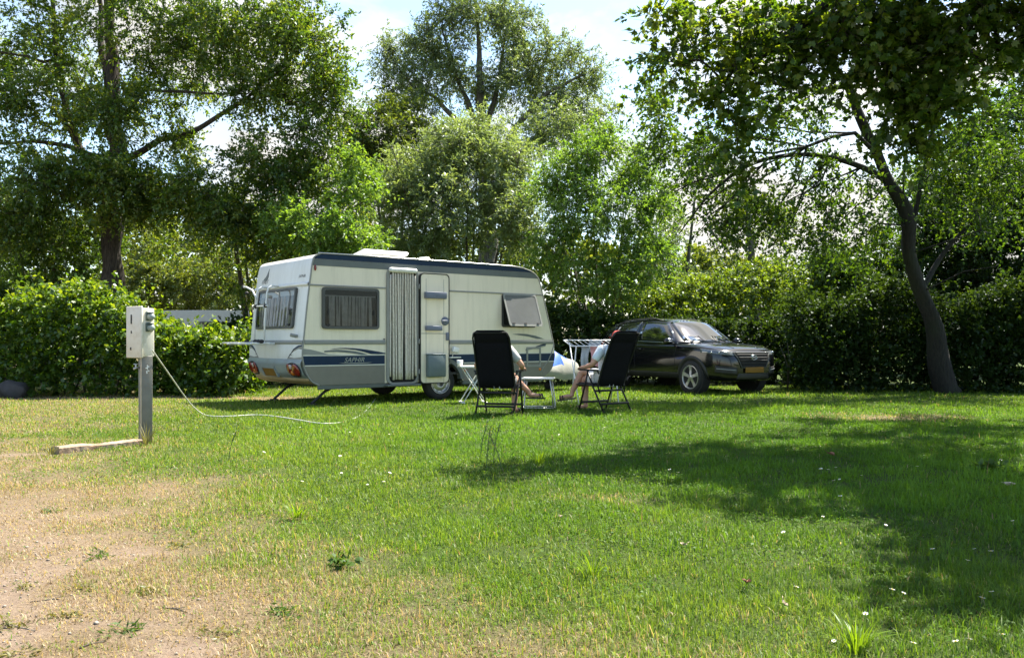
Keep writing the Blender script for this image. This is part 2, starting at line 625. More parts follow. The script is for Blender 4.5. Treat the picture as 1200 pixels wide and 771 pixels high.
# ================================================================== materials
M = {}
M['cream'] = mat('cream_gelcoat', (.78, .695, .54), .32, var=.03, scale=2, dirt=(.60, .53, .40), dscale=1.6, streak=True, dlo=.48, dhi=.85)
M['white_shell'] = mat('white_gelcoat', (.70, .70, .67), .3, var=.03, scale=2, dirt=(.57, .56, .50), dscale=1.4, streak=True, dlo=.46, dhi=.85)
M['white'] = mat('white_plastic', (.72, .72, .69), .4, var=.03, dirt=(.6, .58, .52))
M['navy'] = mat('navy_stripe', (.008, .025, .058), .4, spec=.2, var=.1)
M['grey_stripe'] = mat('grey_stripe', (.13, .145, .14), .4, spec=.3, var=.06)
M['taupe'] = mat('taupe_skirt', (.19, .176, .145), .5, spec=.3, var=.06, dirt=(.17, .165, .14))
M['bluegrey'] = mat('bluegrey_bumper', (.23, .27, .285), .35, var=.06, dirt=(.2, .2, .18))
M['pale_line'] = mat('pale_pinstripe', (.62, .62, .56), .4, var=.03)
M['dark'] = mat('dark_rubber', (.018, .018, .018), .7, var=.2)
M['chassis'] = mat('chassis_steel', (.03, .03, .028), .7, var=.3)
M['alu'] = mat('brushed_aluminium', (.45, .45, .44), .35, metal=.7, var=.08, scale=14)
M['grey_trim'] = mat('grey_trim', (.24, .24, .22), .42, var=.06)
M['frame_grey'] = mat('window_frame_grey', (.06, .062, .06), .45, var=.08)
M['curtain'] = mat('net_curtain', (.33, .325, .32), .9, var=.2, scale=9)
M['fleece'] = mat('fleece_curtain', (.64, .59, .50), .95, var=.14, scale=24, bump=.5, bscale=90)
M['gap'] = mat('dark_interior', (.012, .012, .012), .9)
M['pane'] = glass_mat('acrylic_pane', (.78, .78, .77), -.025)
M['pane_dark'] = mat('smoked_acrylic', (.15, .152, .15), .18, spec=.6, var=.12, scale=3)
M['bin'] = mat('bluegrey_bin', (.11, .145, .155), .5, var=.08)
M['shelf'] = mat('slate_shelf', (.12, .14, .19), .45, var=.1)
M['red_lens'] = mat('red_lens', (.20, .012, .010), .15, var=.3, scale=30, coat=.6)
M['clear_lens'] = mat('clear_lens', (.5, .42, .38), .12, var=.1, coat=.6)
M['orange_lens'] = mat('orange_lens', (.55, .16, .02), .2, var=.1, coat=.4)
M['plate'] = mat('number_plate', (.20, .105, .02), .55, spec=.15, var=.06)  # plate yellow darkened to carry the shade it hangs in
M['tan_under'] = mat('tan_underside', (.34, .25, .13), .6, var=.1)
M['tyre'] = mat('tyre_rubber', (.016, .016, .016), .8, var=.2)
M['rim'] = mat('silver_rim', (.40, .40, .40), .3, metal=.75, var=.06)
M['tarp'] = mat('grey_tarpaulin', (.33, .33, .29), .6, var=.08, bump=.4, bscale=14)
M['blue_tarp'] = mat('blue_tarpaulin', (.02, .10, .48), .5, var=.1)
M['pewter'] = mat('pewter_letters', (.30, .31, .26), .4, var=.05)
M['black_cloth'] = mat('black_mesh_cloth', (.006, .006, .009), .85, spec=.12, var=.3, scale=90, bump=.4, bscale=180)
M['black_tube'] = mat('black_tube', (.009, .009, .010), .4, spec=.3, var=.2)
M['skin'] = mat('skin', (.46, .25, .17), .55, var=.1, scale=9)
M['shirt_grey'] = mat('grey_shirt', (.42, .42, .41), .9, var=.12, bump=.3, bscale=22)
M['shirt_white'] = mat('pale_shirt', (.62, .68, .74), .9, var=.08, bump=.3, bscale=22)
M['shorts_white'] = mat('white_shorts', (.68, .68, .68), .9, var=.08, bump=.3, bscale=22)
M['shorts_grey'] = mat('light_shorts', (.5, .5, .5), .9, var=.08)
M['red_cap'] = mat('red_cloth', (.45, .05, .035), .8, var=.12)
M['grey_hair'] = mat('grey_hair', (.22, .2, .18), .8, var=.3, scale=60)
M['sandal'] = mat('black_sandal', (.015, .014, .013), .6)
M['flipflop'] = mat('brown_flipflop', (.05, .03, .03), .6)
M['pink'] = mat('pink_cloth', (.62, .30, .30), .9, var=.12)
M['greycloth'] = mat('grey_cloth', (.36, .39, .42), .9, var=.12)
M['wire'] = mat('white_wire', (.74, .75, .76), .35, var=.03)
M['pedestal'] = mat('pedestal_white', (.64, .60, .51), .5, var=.05, scale=4, dirt=(.48, .40, .28), dscale=5)
M['post'] = mat('weathered_steel', (.17, .165, .145), .55, metal=.3, var=.18, scale=7, dirt=(.24, .15, .08), dscale=3, bump=.2)
M['post_edge'] = mat('rusty_edge', (.45, .36, .27), .7, var=.2, scale=12)
M['socket'] = mat('grey_green_socket', (.055, .085, .075), .35, var=.1)
M['socket_lid'] = mat('pale_socket_lid', (.25, .3, .28), .3, var=.1)
M['cable'] = mat('white_cable', (.52, .52, .47), .5, var=.08)
M['timber'] = mat('weathered_timber', (.27, .21, .155), .9, var=.35, scale=5, dirt=(.25, .13, .06), dscale=4, bump=.8, bscale=30)
M['stone'] = mat('dark_stone', (.045, .04, .038), .9, var=.4, scale=5, bump=1.0, bscale=12)
M['pebble'] = mat('pebble', (.24, .20, .16), .9, var=.5, scale=40)
M['roof_pale'] = mat('pale_roof', (.45, .48, .52), .4, var=.05)
M['car'] = mat('black_car_paint', (.005, .005, .0065), .14, spec=.4, var=.1, coat=.35)
M['car_trim'] = mat('black_cladding', (.016, .016, .016), .55, var=.15)
M['car_glass'] = mat('car_glass', (.008, .010, .010), .02, spec=1.0, var=.05, coat=1.0)
M['chrome'] = mat('chrome', (.6, .6, .62), .12, metal=1.0, var=.03)
M['lamp_glass'] = mat('headlamp_glass', (.10, .11, .12), .06, spec=.8, var=.4, scale=25, coat=1.0)
M['drl'] = mat('lamp_strip', (.3, .31, .33), .15, var=.05)
M['petal'] = mat('white_petal', (.78, .78, .76), .6, var=.03)
M['pollen'] = mat('yellow_centre', (.6, .42, .03), .7, var=.1)
M['stalk'] = mat('green_stalk', (.07, .12, .03), .6, var=.2)
M['deadleaf'] = mat('dead_leaf', (.24, .095, .05), .7, var=.3, scale=20)
M['palecard'] = mat('pale_dead_leaf', (.45, .36, .26), .8, var=.2)
M['bark_oak'] = bark_mat('oak_bark', (.018, .014, .011), (.075, .06, .047))
M['bark_lean'] = bark_mat('dark_bark', (.005, .0045, .004), (.019, .016, .012), (.012, .015, .006))
M['bark_grey'] = bark_mat('grey_bark', (.05, .045, .035), (.15, .135, .11))
M['bark_young'] = bark_mat('young_bark', (.035, .03, .02), (.09, .08, .05))

LF = {}
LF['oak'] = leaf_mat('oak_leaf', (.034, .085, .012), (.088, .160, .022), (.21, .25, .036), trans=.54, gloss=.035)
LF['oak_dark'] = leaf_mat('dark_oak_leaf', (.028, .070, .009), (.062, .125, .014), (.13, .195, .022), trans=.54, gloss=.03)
LF['clover'] = leaf_mat('clover_leaf', (.045, .105, .014), (.075, .15, .02), (.12, .18, .025), trans=.4, gloss=.008)
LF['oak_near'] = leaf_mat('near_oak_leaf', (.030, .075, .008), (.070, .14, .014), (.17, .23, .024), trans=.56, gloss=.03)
LF['willow'] = leaf_mat('willow_leaf', (.082, .130, .050), (.145, .20, .08), (.225, .275, .115), trans=.52, gloss=.05, tmul=(1.42, 1.38, .62))
LF['ash'] = leaf_mat('ash_leaf', (.078, .160, .024), (.14, .245, .038), (.22, .315, .055), trans=.53, gloss=.03, tmul=(1.45, 1.4, .5))
LF['sallow'] = leaf_mat('sallow_leaf', (.105, .155, .062), (.172, .235, .092), (.25, .31, .125), trans=.52, gloss=.05, tmul=(1.42, 1.38, .6))
LF['olive'] = leaf_mat('olive_leaf', (.055, .092, .018), (.105, .150, .030), (.175, .21, .042), trans=.5, gloss=.035)
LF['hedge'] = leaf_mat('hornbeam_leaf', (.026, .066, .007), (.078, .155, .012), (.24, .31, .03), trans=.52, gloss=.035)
LF['hedge_dark'] = leaf_mat('shaded_hedge_leaf', (.012, .030, .007), (.024, .050, .009), (.045, .078, .014), trans=.42, gloss=.015)  # hedge leaf green lowered to hold the shade in its colour
LF['wild'] = leaf_mat('bramble_leaf', (.065, .125, .016), (.125, .20, .022), (.22, .27, .032), trans=.52, gloss=.04)
LF['tuft'] = leaf_mat('tuft_blade', (.10, .18, .014), (.14, .24, .018), (.18, .28, .022), trans=.5, gloss=.02)
LF['weed'] = leaf_mat('weed_leaf', (.045, .095, .02), (.07, .13, .028), (.10, .17, .035), gloss=.02)
LF['dryweed'] = leaf_mat('dry_weed', (.10, .115, .05), (.17, .17, .07), (.26, .22, .10), trans=.35, gloss=.02)

# =========================================================== camera and light
cam = bpy.data.cameras.new('camera')
cam.sensor_width = 36; cam.lens = 36 * FOC / 1200
cam.shift_y = (HZ - 385.5) / 1200
cam.clip_start = .05; cam.clip_end = 3000
co = bpy.data.objects.new('camera', cam); COL.objects.link(co)
co.location = (0, 0, CAMH); co.rotation_euler = (R(90), 0, 0)
SC.camera = co

SUN_EL, SUN_AZ = R(59), R(43)     # azimuth from +Y towards +X: behind the trees, to the right
sd = Vector((math.sin(SUN_AZ) * math.cos(SUN_EL), math.cos(SUN_AZ) * math.cos(SUN_EL), math.sin(SUN_EL)))
sl = bpy.data.lights.new('sun', 'SUN'); sl.energy = 5.0; sl.angle = R(.53); sl.color = (1, .94, .82)
so = bpy.data.objects.new('sun', sl); COL.objects.link(so)
so.rotation_euler = (-sd).to_track_quat('-Z', 'Y').to_euler(); so.location = (20, 30, 40)

w = bpy.data.worlds.new('World'); SC.world = w; w.use_nodes = True
nt = w.node_tree; nt.nodes.clear()
N_, L_ = nt.nodes.new, nt.links.new
out = N_('ShaderNodeOutputWorld'); bg = N_('ShaderNodeBackground'); bg.inputs['Strength'].default_value = .1
sky = N_('ShaderNodeTexSky'); sky.sky_type = 'NISHITA'; sky.sun_disc = False
sky.sun_elevation = SUN_EL; sky.sun_rotation = SUN_AZ; sky.air_density = 1.0; sky.dust_density = .6; sky.ozone_density = 1.5
tc = N_('ShaderNodeTexCoord'); mp = N_('ShaderNodeMapping')
mp.inputs['Scale'].default_value = (2.0, 2.0, 3.6); mp.inputs['Location'].default_value = (.35, .2, .1)
n1 = N_('ShaderNodeTexNoise'); n1.inputs['Scale'].default_value = 1.7; n1.inputs['Detail'].default_value = 9; n1.inputs['Roughness'].default_value = .56; n1.inputs['Distortion'].default_value = .35
L_(tc.outputs['Generated'], mp.inputs['Vector']); L_(mp.outputs['Vector'], n1.inputs['Vector'])
rp = N_('ShaderNodeValToRGB'); rp.color_ramp.elements[0].position = .46; rp.color_ramp.elements[1].position = .58
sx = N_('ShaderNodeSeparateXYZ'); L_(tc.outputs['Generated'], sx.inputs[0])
cv = N_('ShaderNodeMapRange'); cv.inputs['From Min'].default_value = -.5; cv.inputs['From Max'].default_value = .35; cv.inputs['To Min'].default_value = -.15; cv.inputs['To Max'].default_value = 0  # unseen sky behind the camera given less cloud to dim the fill
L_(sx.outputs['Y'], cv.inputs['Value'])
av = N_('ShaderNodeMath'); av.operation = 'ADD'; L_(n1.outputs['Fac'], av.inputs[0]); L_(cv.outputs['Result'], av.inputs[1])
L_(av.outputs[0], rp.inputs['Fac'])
n2 = N_('ShaderNodeTexNoise'); n2.inputs['Scale'].default_value = 3.1; n2.inputs['Detail'].default_value = 8
L_(mp.outputs['Vector'], n2.inputs['Vector'])
cr = N_('ShaderNodeValToRGB')
cr.color_ramp.elements[0].position = .3; cr.color_ramp.elements[0].color = (2.4, 2.42, 2.46, 1)
cr.color_ramp.elements[1].position = .62; cr.color_ramp.elements[1].color = (3.9, 3.86, 3.76, 1)
L_(n2.outputs['Fac'], cr.inputs['Fac'])
mx = N_('ShaderNodeMix'); mx.data_type = 'RGBA'
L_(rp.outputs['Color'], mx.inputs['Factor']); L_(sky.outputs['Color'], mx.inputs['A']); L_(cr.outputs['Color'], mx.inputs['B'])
wb = N_('ShaderNodeMix'); wb.data_type = 'RGBA'; wb.blend_type = 'MULTIPLY'; wb.inputs['Factor'].default_value = 1
wb.inputs['B'].default_value = (1.0, .985, .93, 1)
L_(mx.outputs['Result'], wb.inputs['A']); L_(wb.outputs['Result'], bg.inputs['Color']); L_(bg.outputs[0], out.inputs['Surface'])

vs_ = SC.view_settings
vs_.view_transform = 'Standard'; vs_.look = 'None'; vs_.exposure = 1.82; vs_.gamma = 1
SC.cycles.max_bounces = 9; SC.cycles.diffuse_bounces = 5; SC.cycles.glossy_bounces = 3; SC.cycles.transmission_bounces = 4
SC.cycles.transparent_max_bounces = 8; SC.cycles.use_denoising = True
SC.cycles.caustics_reflective = False; SC.cycles.caustics_refractive = False
SC.cycles.sample_clamp_indirect = 6

# ==================================================================== ground
NZ = Noise2(5); NZ2 = Noise2(11); NZ3 = Noise2(23)


def dry_at(x, y):
    """(bare earth, straw dryness, yellowing) of the lawn, each 0..1"""
    f = NZ.fbm(x * .8, y * .8, 5) - .5
    f2 = NZ2.fbm(x * 2.6, y * 2.6, 4) - .5
    bx = np.where(y < 11, -.30 - .585 * (y - 3), -4.98 - .2 * (y - 11))
    d = bx - x
    dry = np.clip((d + .75 + .55 * np.clip((6 - y) / 3, 0, 1) + 2.3 * f + 1.8 * f2) / 2.0, 0, 1)
    fade = np.clip((6.3 - y) / 1.7, 0, 1)
    bare = np.clip((d - 1.0 + 1.6 * f + 2.6 * f2) / .8, 0, 1) * fade
    bare = np.maximum(bare, np.clip((.62 - np.hypot((x + 4.7) / 1.0, (y - 8.35) / .35) + .8 * f2) / .3, 0, 1) * .8)
    strip = np.clip(1.2 - abs(y - 16.6 - .4 * f) / .55, 0, 1) * np.clip((-3.6 - x) / .8, 0, 1)
    patch = np.clip(1 - np.hypot((x - 5.3) / 1.5, (y - 12.3) / .9) + 1.2 * f, 0, 1) * .75
    patch2 = np.clip(.5 - np.hypot((x - .75) / .9, (y - 6.0) / .45) + 1.0 * f2, 0, 1)
    dry = np.clip(np.maximum.reduce([dry * np.clip(1.0 - (y - 6.5) * .09, .55, 1), strip, patch, patch2]), 0, 1)
    yel = np.clip((d + 4.2 + 2.4 * f + 1.5 * f2) / 4.2, 0, 1) * .8 + np.clip((y - 11) / 6, 0, 1) * .45 + .9 * np.clip(f2, 0, 1) * np.clip(1.3 - .25 * (x + 1), .35, 1)
    return bare, dry, np.clip(yel, 0, 1)


def height_at(x, y):
    return (NZ3.fbm(x * .55, y * .55, 3) - .5) * .05 * np.clip((30 - y) / 10, 0, 1)


xs = np.concatenate([[-900, -400, -150, -70, -40, -28, -22], np.arange(-18, 16.01, .1), [18, 22, 28, 40, 70, 150, 400, 900]])
ys = np.concatenate([[-300, -100, -40, -15, -6, -2, 0, 1], np.arange(1.5, 22.01, .1), [23, 24, 26, 29, 33, 40, 55, 80, 130, 250, 600, 1500]])
X, Y = np.meshgrid(xs, ys)
Z = height_at(X, Y) * ((abs(X) < 18) & (Y > 1) & (Y < 23))
V = np.stack([X.ravel(), Y.ravel(), Z.ravel()], 1)
nx, ny = len(xs), len(ys)
ii, jj = np.meshgrid(np.arange(nx - 1), np.arange(ny - 1))
a = (jj * nx + ii).ravel()
F = np.stack([a, a + 1, a + nx + 1, a + nx], 1)
m, nt, out = nodes('lawn_soil')
N_, L_ = nt.nodes.new, nt.links.new
at1 = N_('ShaderNodeAttribute'); at1.attribute_name = 'bare'; at2 = N_('ShaderNodeAttribute'); at2.attribute_name = 'dry'
tc = N_('ShaderNodeTexCoord')
na = N_('ShaderNodeTexNoise'); na.inputs['Scale'].default_value = 14; na.inputs['Detail'].default_value = 10; na.inputs['Roughness'].default_value = .7
nb = N_('ShaderNodeTexNoise'); nb.inputs['Scale'].default_value = 55; nb.inputs['Detail'].default_value = 6; nb.inputs['Roughness'].default_value = .75
L_(tc.outputs['Object'], na.inputs['Vector']); L_(tc.outputs['Object'], nb.inputs['Vector'])


def ramp(c0, c1, src, p0=.3, p1=.7):
    r = N_('ShaderNodeValToRGB')
    r.color_ramp.elements[0].position = p0; r.color_ramp.elements[0].color = (*c0, 1)
    r.color_ramp.elements[1].position = p1; r.color_ramp.elements[1].color = (*c1, 1)
    L_(src, r.inputs['Fac']); return r.outputs['Color']


def mixc(f, a, b):
    q = N_('ShaderNodeMix'); q.data_type = 'RGBA'
    L_(f, q.inputs['Factor']); L_(a, q.inputs['A']); L_(b, q.inputs['B']); return q.outputs['Result']


green = ramp((.028, .045, .010), (.065, .095, .018), nb.outputs['Fac'])
straw = ramp((.09, .064, .038), (.24, .18, .11), nb.outputs['Fac'])
earth = ramp((.15, .106, .077), (.275, .208, .152), na.outputs['Fac'])
earth = mixc(ramp((0, 0, 0), (1, 1, 1), nb.outputs['Fac'], .52, .72), earth, ramp((.12, .085, .06), (.30, .23, .165), nb.outputs['Fac']))
c = mixc(at2.outputs['Fac'], green, straw)
c = mixc(at1.outputs['Fac'], c, earth)
bs = N_('ShaderNodeBsdfPrincipled'); bs.inputs['Roughness'].default_value = .95; bs.inputs['Specular IOR Level'].default_value = .15
bp = N_('ShaderNodeBump'); bp.inputs['Strength'].default_value = .9; bp.inputs['Distance'].default_value = .02
L_(nb.outputs['Fac'], bp.inputs['Height']); L_(bp.outputs['Normal'], bs.inputs['Normal'])
L_(c, bs.inputs['Base Color']); L_(bs.outputs[0], out.inputs['Surface'])
gm = np_mesh('ground', V, F, m)
B_, D_, Y_ = dry_at(V[:, 0], V[:, 1])
for nm, val in (('bare', B_), ('dry', D_)):
    at_ = gm.attributes.new(nm, 'FLOAT', 'POINT'); at_.data.foreach_set('value', val.astype(np.float32))
tag(link('ground', gm), kind='structure')

# ===================================================================== grass
m, nt, out = nodes('grass_blade')
N_, L_ = nt.nodes.new, nt.links.new
ac = N_('ShaderNodeAttribute'); ac.attribute_name = 'col'
d_ = N_('ShaderNodeBsdfDiffuse'); t_ = N_('ShaderNodeBsdfTranslucent'); g_ = N_('ShaderNodeBsdfGlossy')
g_.inputs['Roughness'].default_value = .5
L_(ac.outputs['Color'], d_.inputs['Color'])
mu = N_('ShaderNodeMix'); mu.data_type = 'RGBA'; mu.blend_type = 'MULTIPLY'; mu.inputs['Factor'].default_value = 1
L_(ac.outputs['Color'], mu.inputs['A']); mu.inputs['B'].default_value = (1.25, 1.2, .6, 1)
L_(mu.outputs['Result'], t_.inputs['Color'])
m1 = N_('ShaderNodeMixShader'); m1.inputs['Fac'].default_value = .48
m2 = N_('ShaderNodeMixShader'); m2.inputs['Fac'].default_value = .02
L_(d_.outputs[0], m1.inputs[1]); L_(t_.outputs[0], m1.inputs[2]); L_(m1.outputs[0], m2.inputs[1]); L_(g_.outputs[0], m2.inputs[2])
L_(m2.outputs[0], out.inputs['Surface'])
GRASS = m


SIDE = 3.0        # the lawn goes on beyond both edges of the picture


def grass_band(rng, y0, y1, dens, h, wd):
    A = .64 * (y1 * y1 - y0 * y0) + 2 * SIDE * (y1 - y0)
    n = int(A * dens)
    y = np.sqrt(rng.random(n) * (y1 * y1 - y0 * y0) + y0 * y0)
    x = (rng.random(n) * 2 - 1) * (.64 * y + SIDE)
    bare, dry, yel = dry_at(x, y)
    tuft = NZ2.fbm(x * 3.1, y * 3.1, 4)
    big = NZ.fbm(x * .45 + 40, y * .45, 3)
    keep = rng.random(n) < (1 - .62 * bare) * (.55 + .45 * np.clip((tuft - .25) * 3, 0, 1)) * (1 - .3 * dry)
    # surviving tufts in the bare earth
    keep |= (bare > .3) & (NZ3.fbm(x * 2.3, y * 2.3, 3) > .64) & (rng.random(n) < .5)
    keep &= ~((bare > .6) & (NZ3.fbm(x * 2.3, y * 2.3, 3) <= .60) & (rng.random(n) < .35))
    x, y, bare, dry, yel, tuft, big = (q[keep] for q in (x, y, bare, dry, yel, tuft, big))
    n = len(x)
    H = h * rng.gamma(5, .2, n) * (.55 + 1.0 * np.clip(tuft - .2, 0, 1)) * (1 - .45 * np.clip(dry + bare, 0, 1)) * (.8 + .5 * big)
    Wd = wd * rng.uniform(.6, 1.3, n)
    az = rng.random(n) * 2 * math.pi
    lean = rng.gamma(2.2, .42, n) + .8 * (rng.random(n) < .12 + .25 * dry)
    lean = np.where((rng.random(n) < .85) & (bare > .35), rng.uniform(1.2, 1.56, n), lean)
    lean = np.minimum(lean, 1.56)
    dx, dy = np.cos(az), np.sin(az)
    p = np.stack([x, y, height_at(x, y) - .004], 1)
    dh = np.stack([dx, dy, np.zeros(n)], 1); up = np.array([0, 0, 1.0])
    s = np.stack([-dy, dx, np.zeros(n)], 1)
    c, sn = np.cos(lean), np.sin(lean)
    mid = p + (up * (H * .55 * np.cos(lean * .45))[:, None] + dh * (H * .55 * np.sin(lean * .45))[:, None])
    tip = mid + (up * (H * .5 * c)[:, None] + dh * (H * .5 * sn)[:, None])
    sw = s * (Wd * .5)[:, None]
    Vv = np.stack([p - sw, p + sw, mid + sw * .85, tip, mid - sw * .85], 1)
    # colour of each blade: fresh green, yellow green, straw
    g1 = np.array([.052, .140, .010]); g2 = np.array([.122, .242, .018]); yg = np.array([.22, .285, .036]); st = np.array([.40, .325, .20]); br = np.array([.26, .165, .10])
    u = rng.random((n, 1))
    col = g1 * .85 + (g2 - g1 * .85) * np.clip(u * .7 + 1.6 * (big[:, None] - .42) + 1.2 * (tuft[:, None] - .5), 0, 1)
    k = np.clip(yel[:, None] * rng.random((n, 1)) * 1.7, 0, 1); col = col + (yg - col) * k * .85
    isst = rng.random(n) < np.clip(.5 * bare + .006 + .035 * yel + .72 * dry, 0, .9)
    sc = st + (br - st) * (rng.random((n, 1)) ** 1.5)
    col = np.where(isst[:, None], sc, col)
    col *= rng.uniform(.78, 1.22, (n, 1))
    return Vv, col


GRASS_BANDS = [(1.0, 2.6, 5000, .042, .0045), (2.6, 4.2, 14000, .042, .0034), (4.2, 6.5, 8000, .042, .0045), (6.5, 10, 4200, .042, .0062), (10, 15, 2100, .042, .009), (15, 21, 1000, .042, .013)]
rng = np.random.default_rng(77)
Vs, Cs = [], []
for y0, y1, dn, h, wd in GRASS_BANDS:
    v, c = grass_band(rng, y0, y1, dn, h, wd)
    Vs.append(v); Cs.append(c)
Vv = np.concatenate(Vs); Cc = np.concatenate(Cs)
n = len(Vv)
print('grass blades', n)
# quads base-mid plus a folded tip: two quads with a shared degenerate-free corner
V5 = Vv.reshape(-1, 3)
b5 = np.arange(n)[:, None] * 5
me = bpy.data.meshes.new('grass')
me.vertices.add(len(V5)); me.vertices.foreach_set('co', V5.astype(np.float32).ravel())
lp = np.concatenate([b5 + np.array([[0, 1, 2, 4]]), b5 + np.array([[4, 2, 3]])], 1)
me.loops.add(n * 7); me.loops.foreach_set('vertex_index', lp.astype(np.int32).ravel())
me.polygons.add(n * 2)
st_ = (np.arange(n)[:, None] * 7 + np.array([[0, 4]])).ravel()
me.polygons.foreach_set('loop_start', st_.astype(np.int32))
me.polygons.foreach_set('loop_total', np.tile(np.array([4, 3], np.int32), n))
me.update(calc_edges=True)
a_ = me.attributes.new('col', 'FLOAT_COLOR', 'FACE')
cc = np.concatenate([np.repeat(Cc, 2, 0), np.ones((2 * n, 1))], 1)
a_.data.foreach_set('color', cc.astype(np.float32).ravel())
me.materials.append(GRASS)
tag(link('grass', me), 'short lawn grass, lush green on the right and dry on the left', 'grass', kind='stuff')

# =================================================================== caravan
CW = 2.3
van = empty('caravan', (-3.36, 14.3, 0), math.atan2(.623, .783),
            'large cream caravan with navy stripe and its door open, parked on the lawn', 'caravan')


def side_uv(px, py):
    k = (px - 600) / 1000
    t = (k * 14.3 + 3.36) / (.783 - .623 * k)
    return (t, CAMH - (py - HZ) / 1000 * (14.3 + .623 * t))


def smooth_poly(P, n=4):
    """Catmull-Rom through an open list"""
    P = [np.array(p, float) for p in P]
    Q = []
    for i in range(len(P) - 1):
        p0, p1, p2, p3 = P[max(i - 1, 0)], P[i], P[i + 1], P[min(i + 2, len(P) - 1)]
        for j in range(n):
            t = j / n
            Q.append(tuple(.5 * ((2 * p1) + (p2 - p0) * t + (2 * p0 - 5 * p1 + 4 * p2 - p3) * t * t + (3 * p1 - p0 - 3 * p2 + p3) * t ** 3)))
    Q.append(tuple(P[-1]))
    return Q


PR = smooth_poly([(.14, .36), (0, .43), (-.10, .59), (-.165, .84), (-.14, 1.16), (-.08, 1.73), (-.02, 2.19), (.015, 2.42), (.06, 2.53), (.17, 2.58)], 5) \
    + smooth_poly([(1.4, 2.585), (2.8, 2.585), (4.2, 2.585), (4.55, 2.565), (4.80, 2.51), (4.95, 2.41), (5.03, 2.26), (5.12, 1.97), (5.3, 1.36), (5.41, .95), (5.42, .75), (5.33, .52), (5.1, .36)], 5)
ARC = [(2.62 + .47 * math.cos(R(a)), .33 + .45 * math.sin(R(a))) for a in range(8, 173, 9)]


def sidefn(a, b, d):            # on the near wall, d outwards
    return (a, -d, b)


def rear_u(z):
    zs = [p[1] for p in PR[:40]]; us = [p[0] for p in PR[:40]]
    return float(np.interp(z, zs, us))


def bulge(v):
    return .05 * (1 - (2 * v / CW - 1) ** 2)


def rearfn(v, z, d):
    return (rear_u(z) - bulge(v) - d, v, z)


# outer shell: rear, roof and front skins, far wall and floor
mb = MB()
nv = 9
vs = [((u - bulge(CW * j / (nv - 1)) if u < 1 and z < 2.5 else u + (bulge(CW * j / (nv - 1)) if u > 4.9 else 0)), CW * j / (nv - 1), z) for u, z in PR for j in range(nv)]
fs = [(i * nv + j, i * nv + j + 1, (i + 1) * nv + j + 1, (i + 1) * nv + j) for i in range(len(PR) - 1) for j in range(nv - 1)]
mb.add(vs, fs, True)
mb.add([(u, CW, z) for u, z in PR], [tuple(range(len(PR)))])
mb.build('shell', M['white_shell'], van)
mb = MB()
mb.box((2.62, CW / 2, .50), (4.9, CW - .06, .04))
for v in (.55, 1.75):
    mb.box((2.7, v, .40), (5.0, .06, .14))
mb.box((2.62, CW / 2, .34), (.09, CW - .3, .09))
for uu in (.9, 4.4):
    mb.box((uu, CW / 2, .38), (.06, CW - .4, .1))
mb.mi = 0
mb.tube([(5.2, .55, .42), (6.55, 1.12, .42)], .045, 6); mb.tube([(5.2, 1.75, .42), (6.55, 1.18, .42)], .045, 6)
mb.tube([(6.4, 1.15, .43), (6.85, 1.15, .45)], .04, 8); mb.sphere((6.88, 1.15, .46), .06)
mb.tube([(6.35, 1.28, .62), (6.35, 1.28, .16)], .025, 8)
mb.build('chassis', M['chassis'], van)
mb = MB(); mb.lathe([(.0, -.03), (.09, -.03), (.1, 0), (.09, .03), (0, .03)], 16, Matrix.Translation((6.35, 1.28, .1)))
mb.build('jockey_wheel', M['tyre'], van)
# near wall with the wheel arch cut out
WALL = [(u, z) for u, z in PR] + [(3.09, .36)] + ARC + [(2.15, .36)]
mb = MB(); mb.add([(u, 0, z) for u, z in WALL], [tuple(range(len(WALL)))[::-1]])
mb.build('side_wall', M['cream'], van)


def band(name, z0, z1, u0, u1, m, d=.004, poly=None):
    P = clip_poly(clip_poly(poly or [(u, z) for u, z in PR], z0, z1), u0, u1, 0)
    mb = MB(); mb.prism(P, .0006, d, sidefn)
    return mb.build(name, m, van)


band('roof_stripe', 2.49, 2.60, -1, 9, M['navy'], .006)
band('roof_stripe', 2.375, 2.488, -1, 9, M['grey_stripe'], .005)
for u0, u1 in ((-1, 1.40), (2.76, 9)):
    band('navy_stripe', .70, .852, u0, u1, M['navy'])
    band('pinstripe', .855, .868, u0, u1, M['pale_line']); band('pinstripe', .684, .697, u0, u1, M['pale_line'])
# taupe skirt follows the wheel arch
SK = clip_poly(PR[:60] + [(1.4, .36)], .36, .68)
mb = MB()
mb.prism(clip_poly(clip_poly(list(PR), .36, .681), -1, 1.40, 0), .0006, .004, sidefn)
mb.build('skirt', M['taupe'], van)
mb = MB()
rt = [(3.12, .36)] + [p for p in ARC if p[0] > 2.76 and p[1] < .68] + [(2.985, .681), (5.6, .681)]
R2 = [p for p in clip_poly(clip_poly(list(PR), .36, .681), 3.0, 9, 0) if p[0] > 3.5]
R2.sort(key=lambda p: -p[1])
mb.prism([(3.12, .36)] + [p for p in ARC if p[0] > 2.95 and p[1] < .68] + [(2.96, .681)] + R2, .0006, .004, sidefn)
mb.build('skirt', M['taupe'], van)
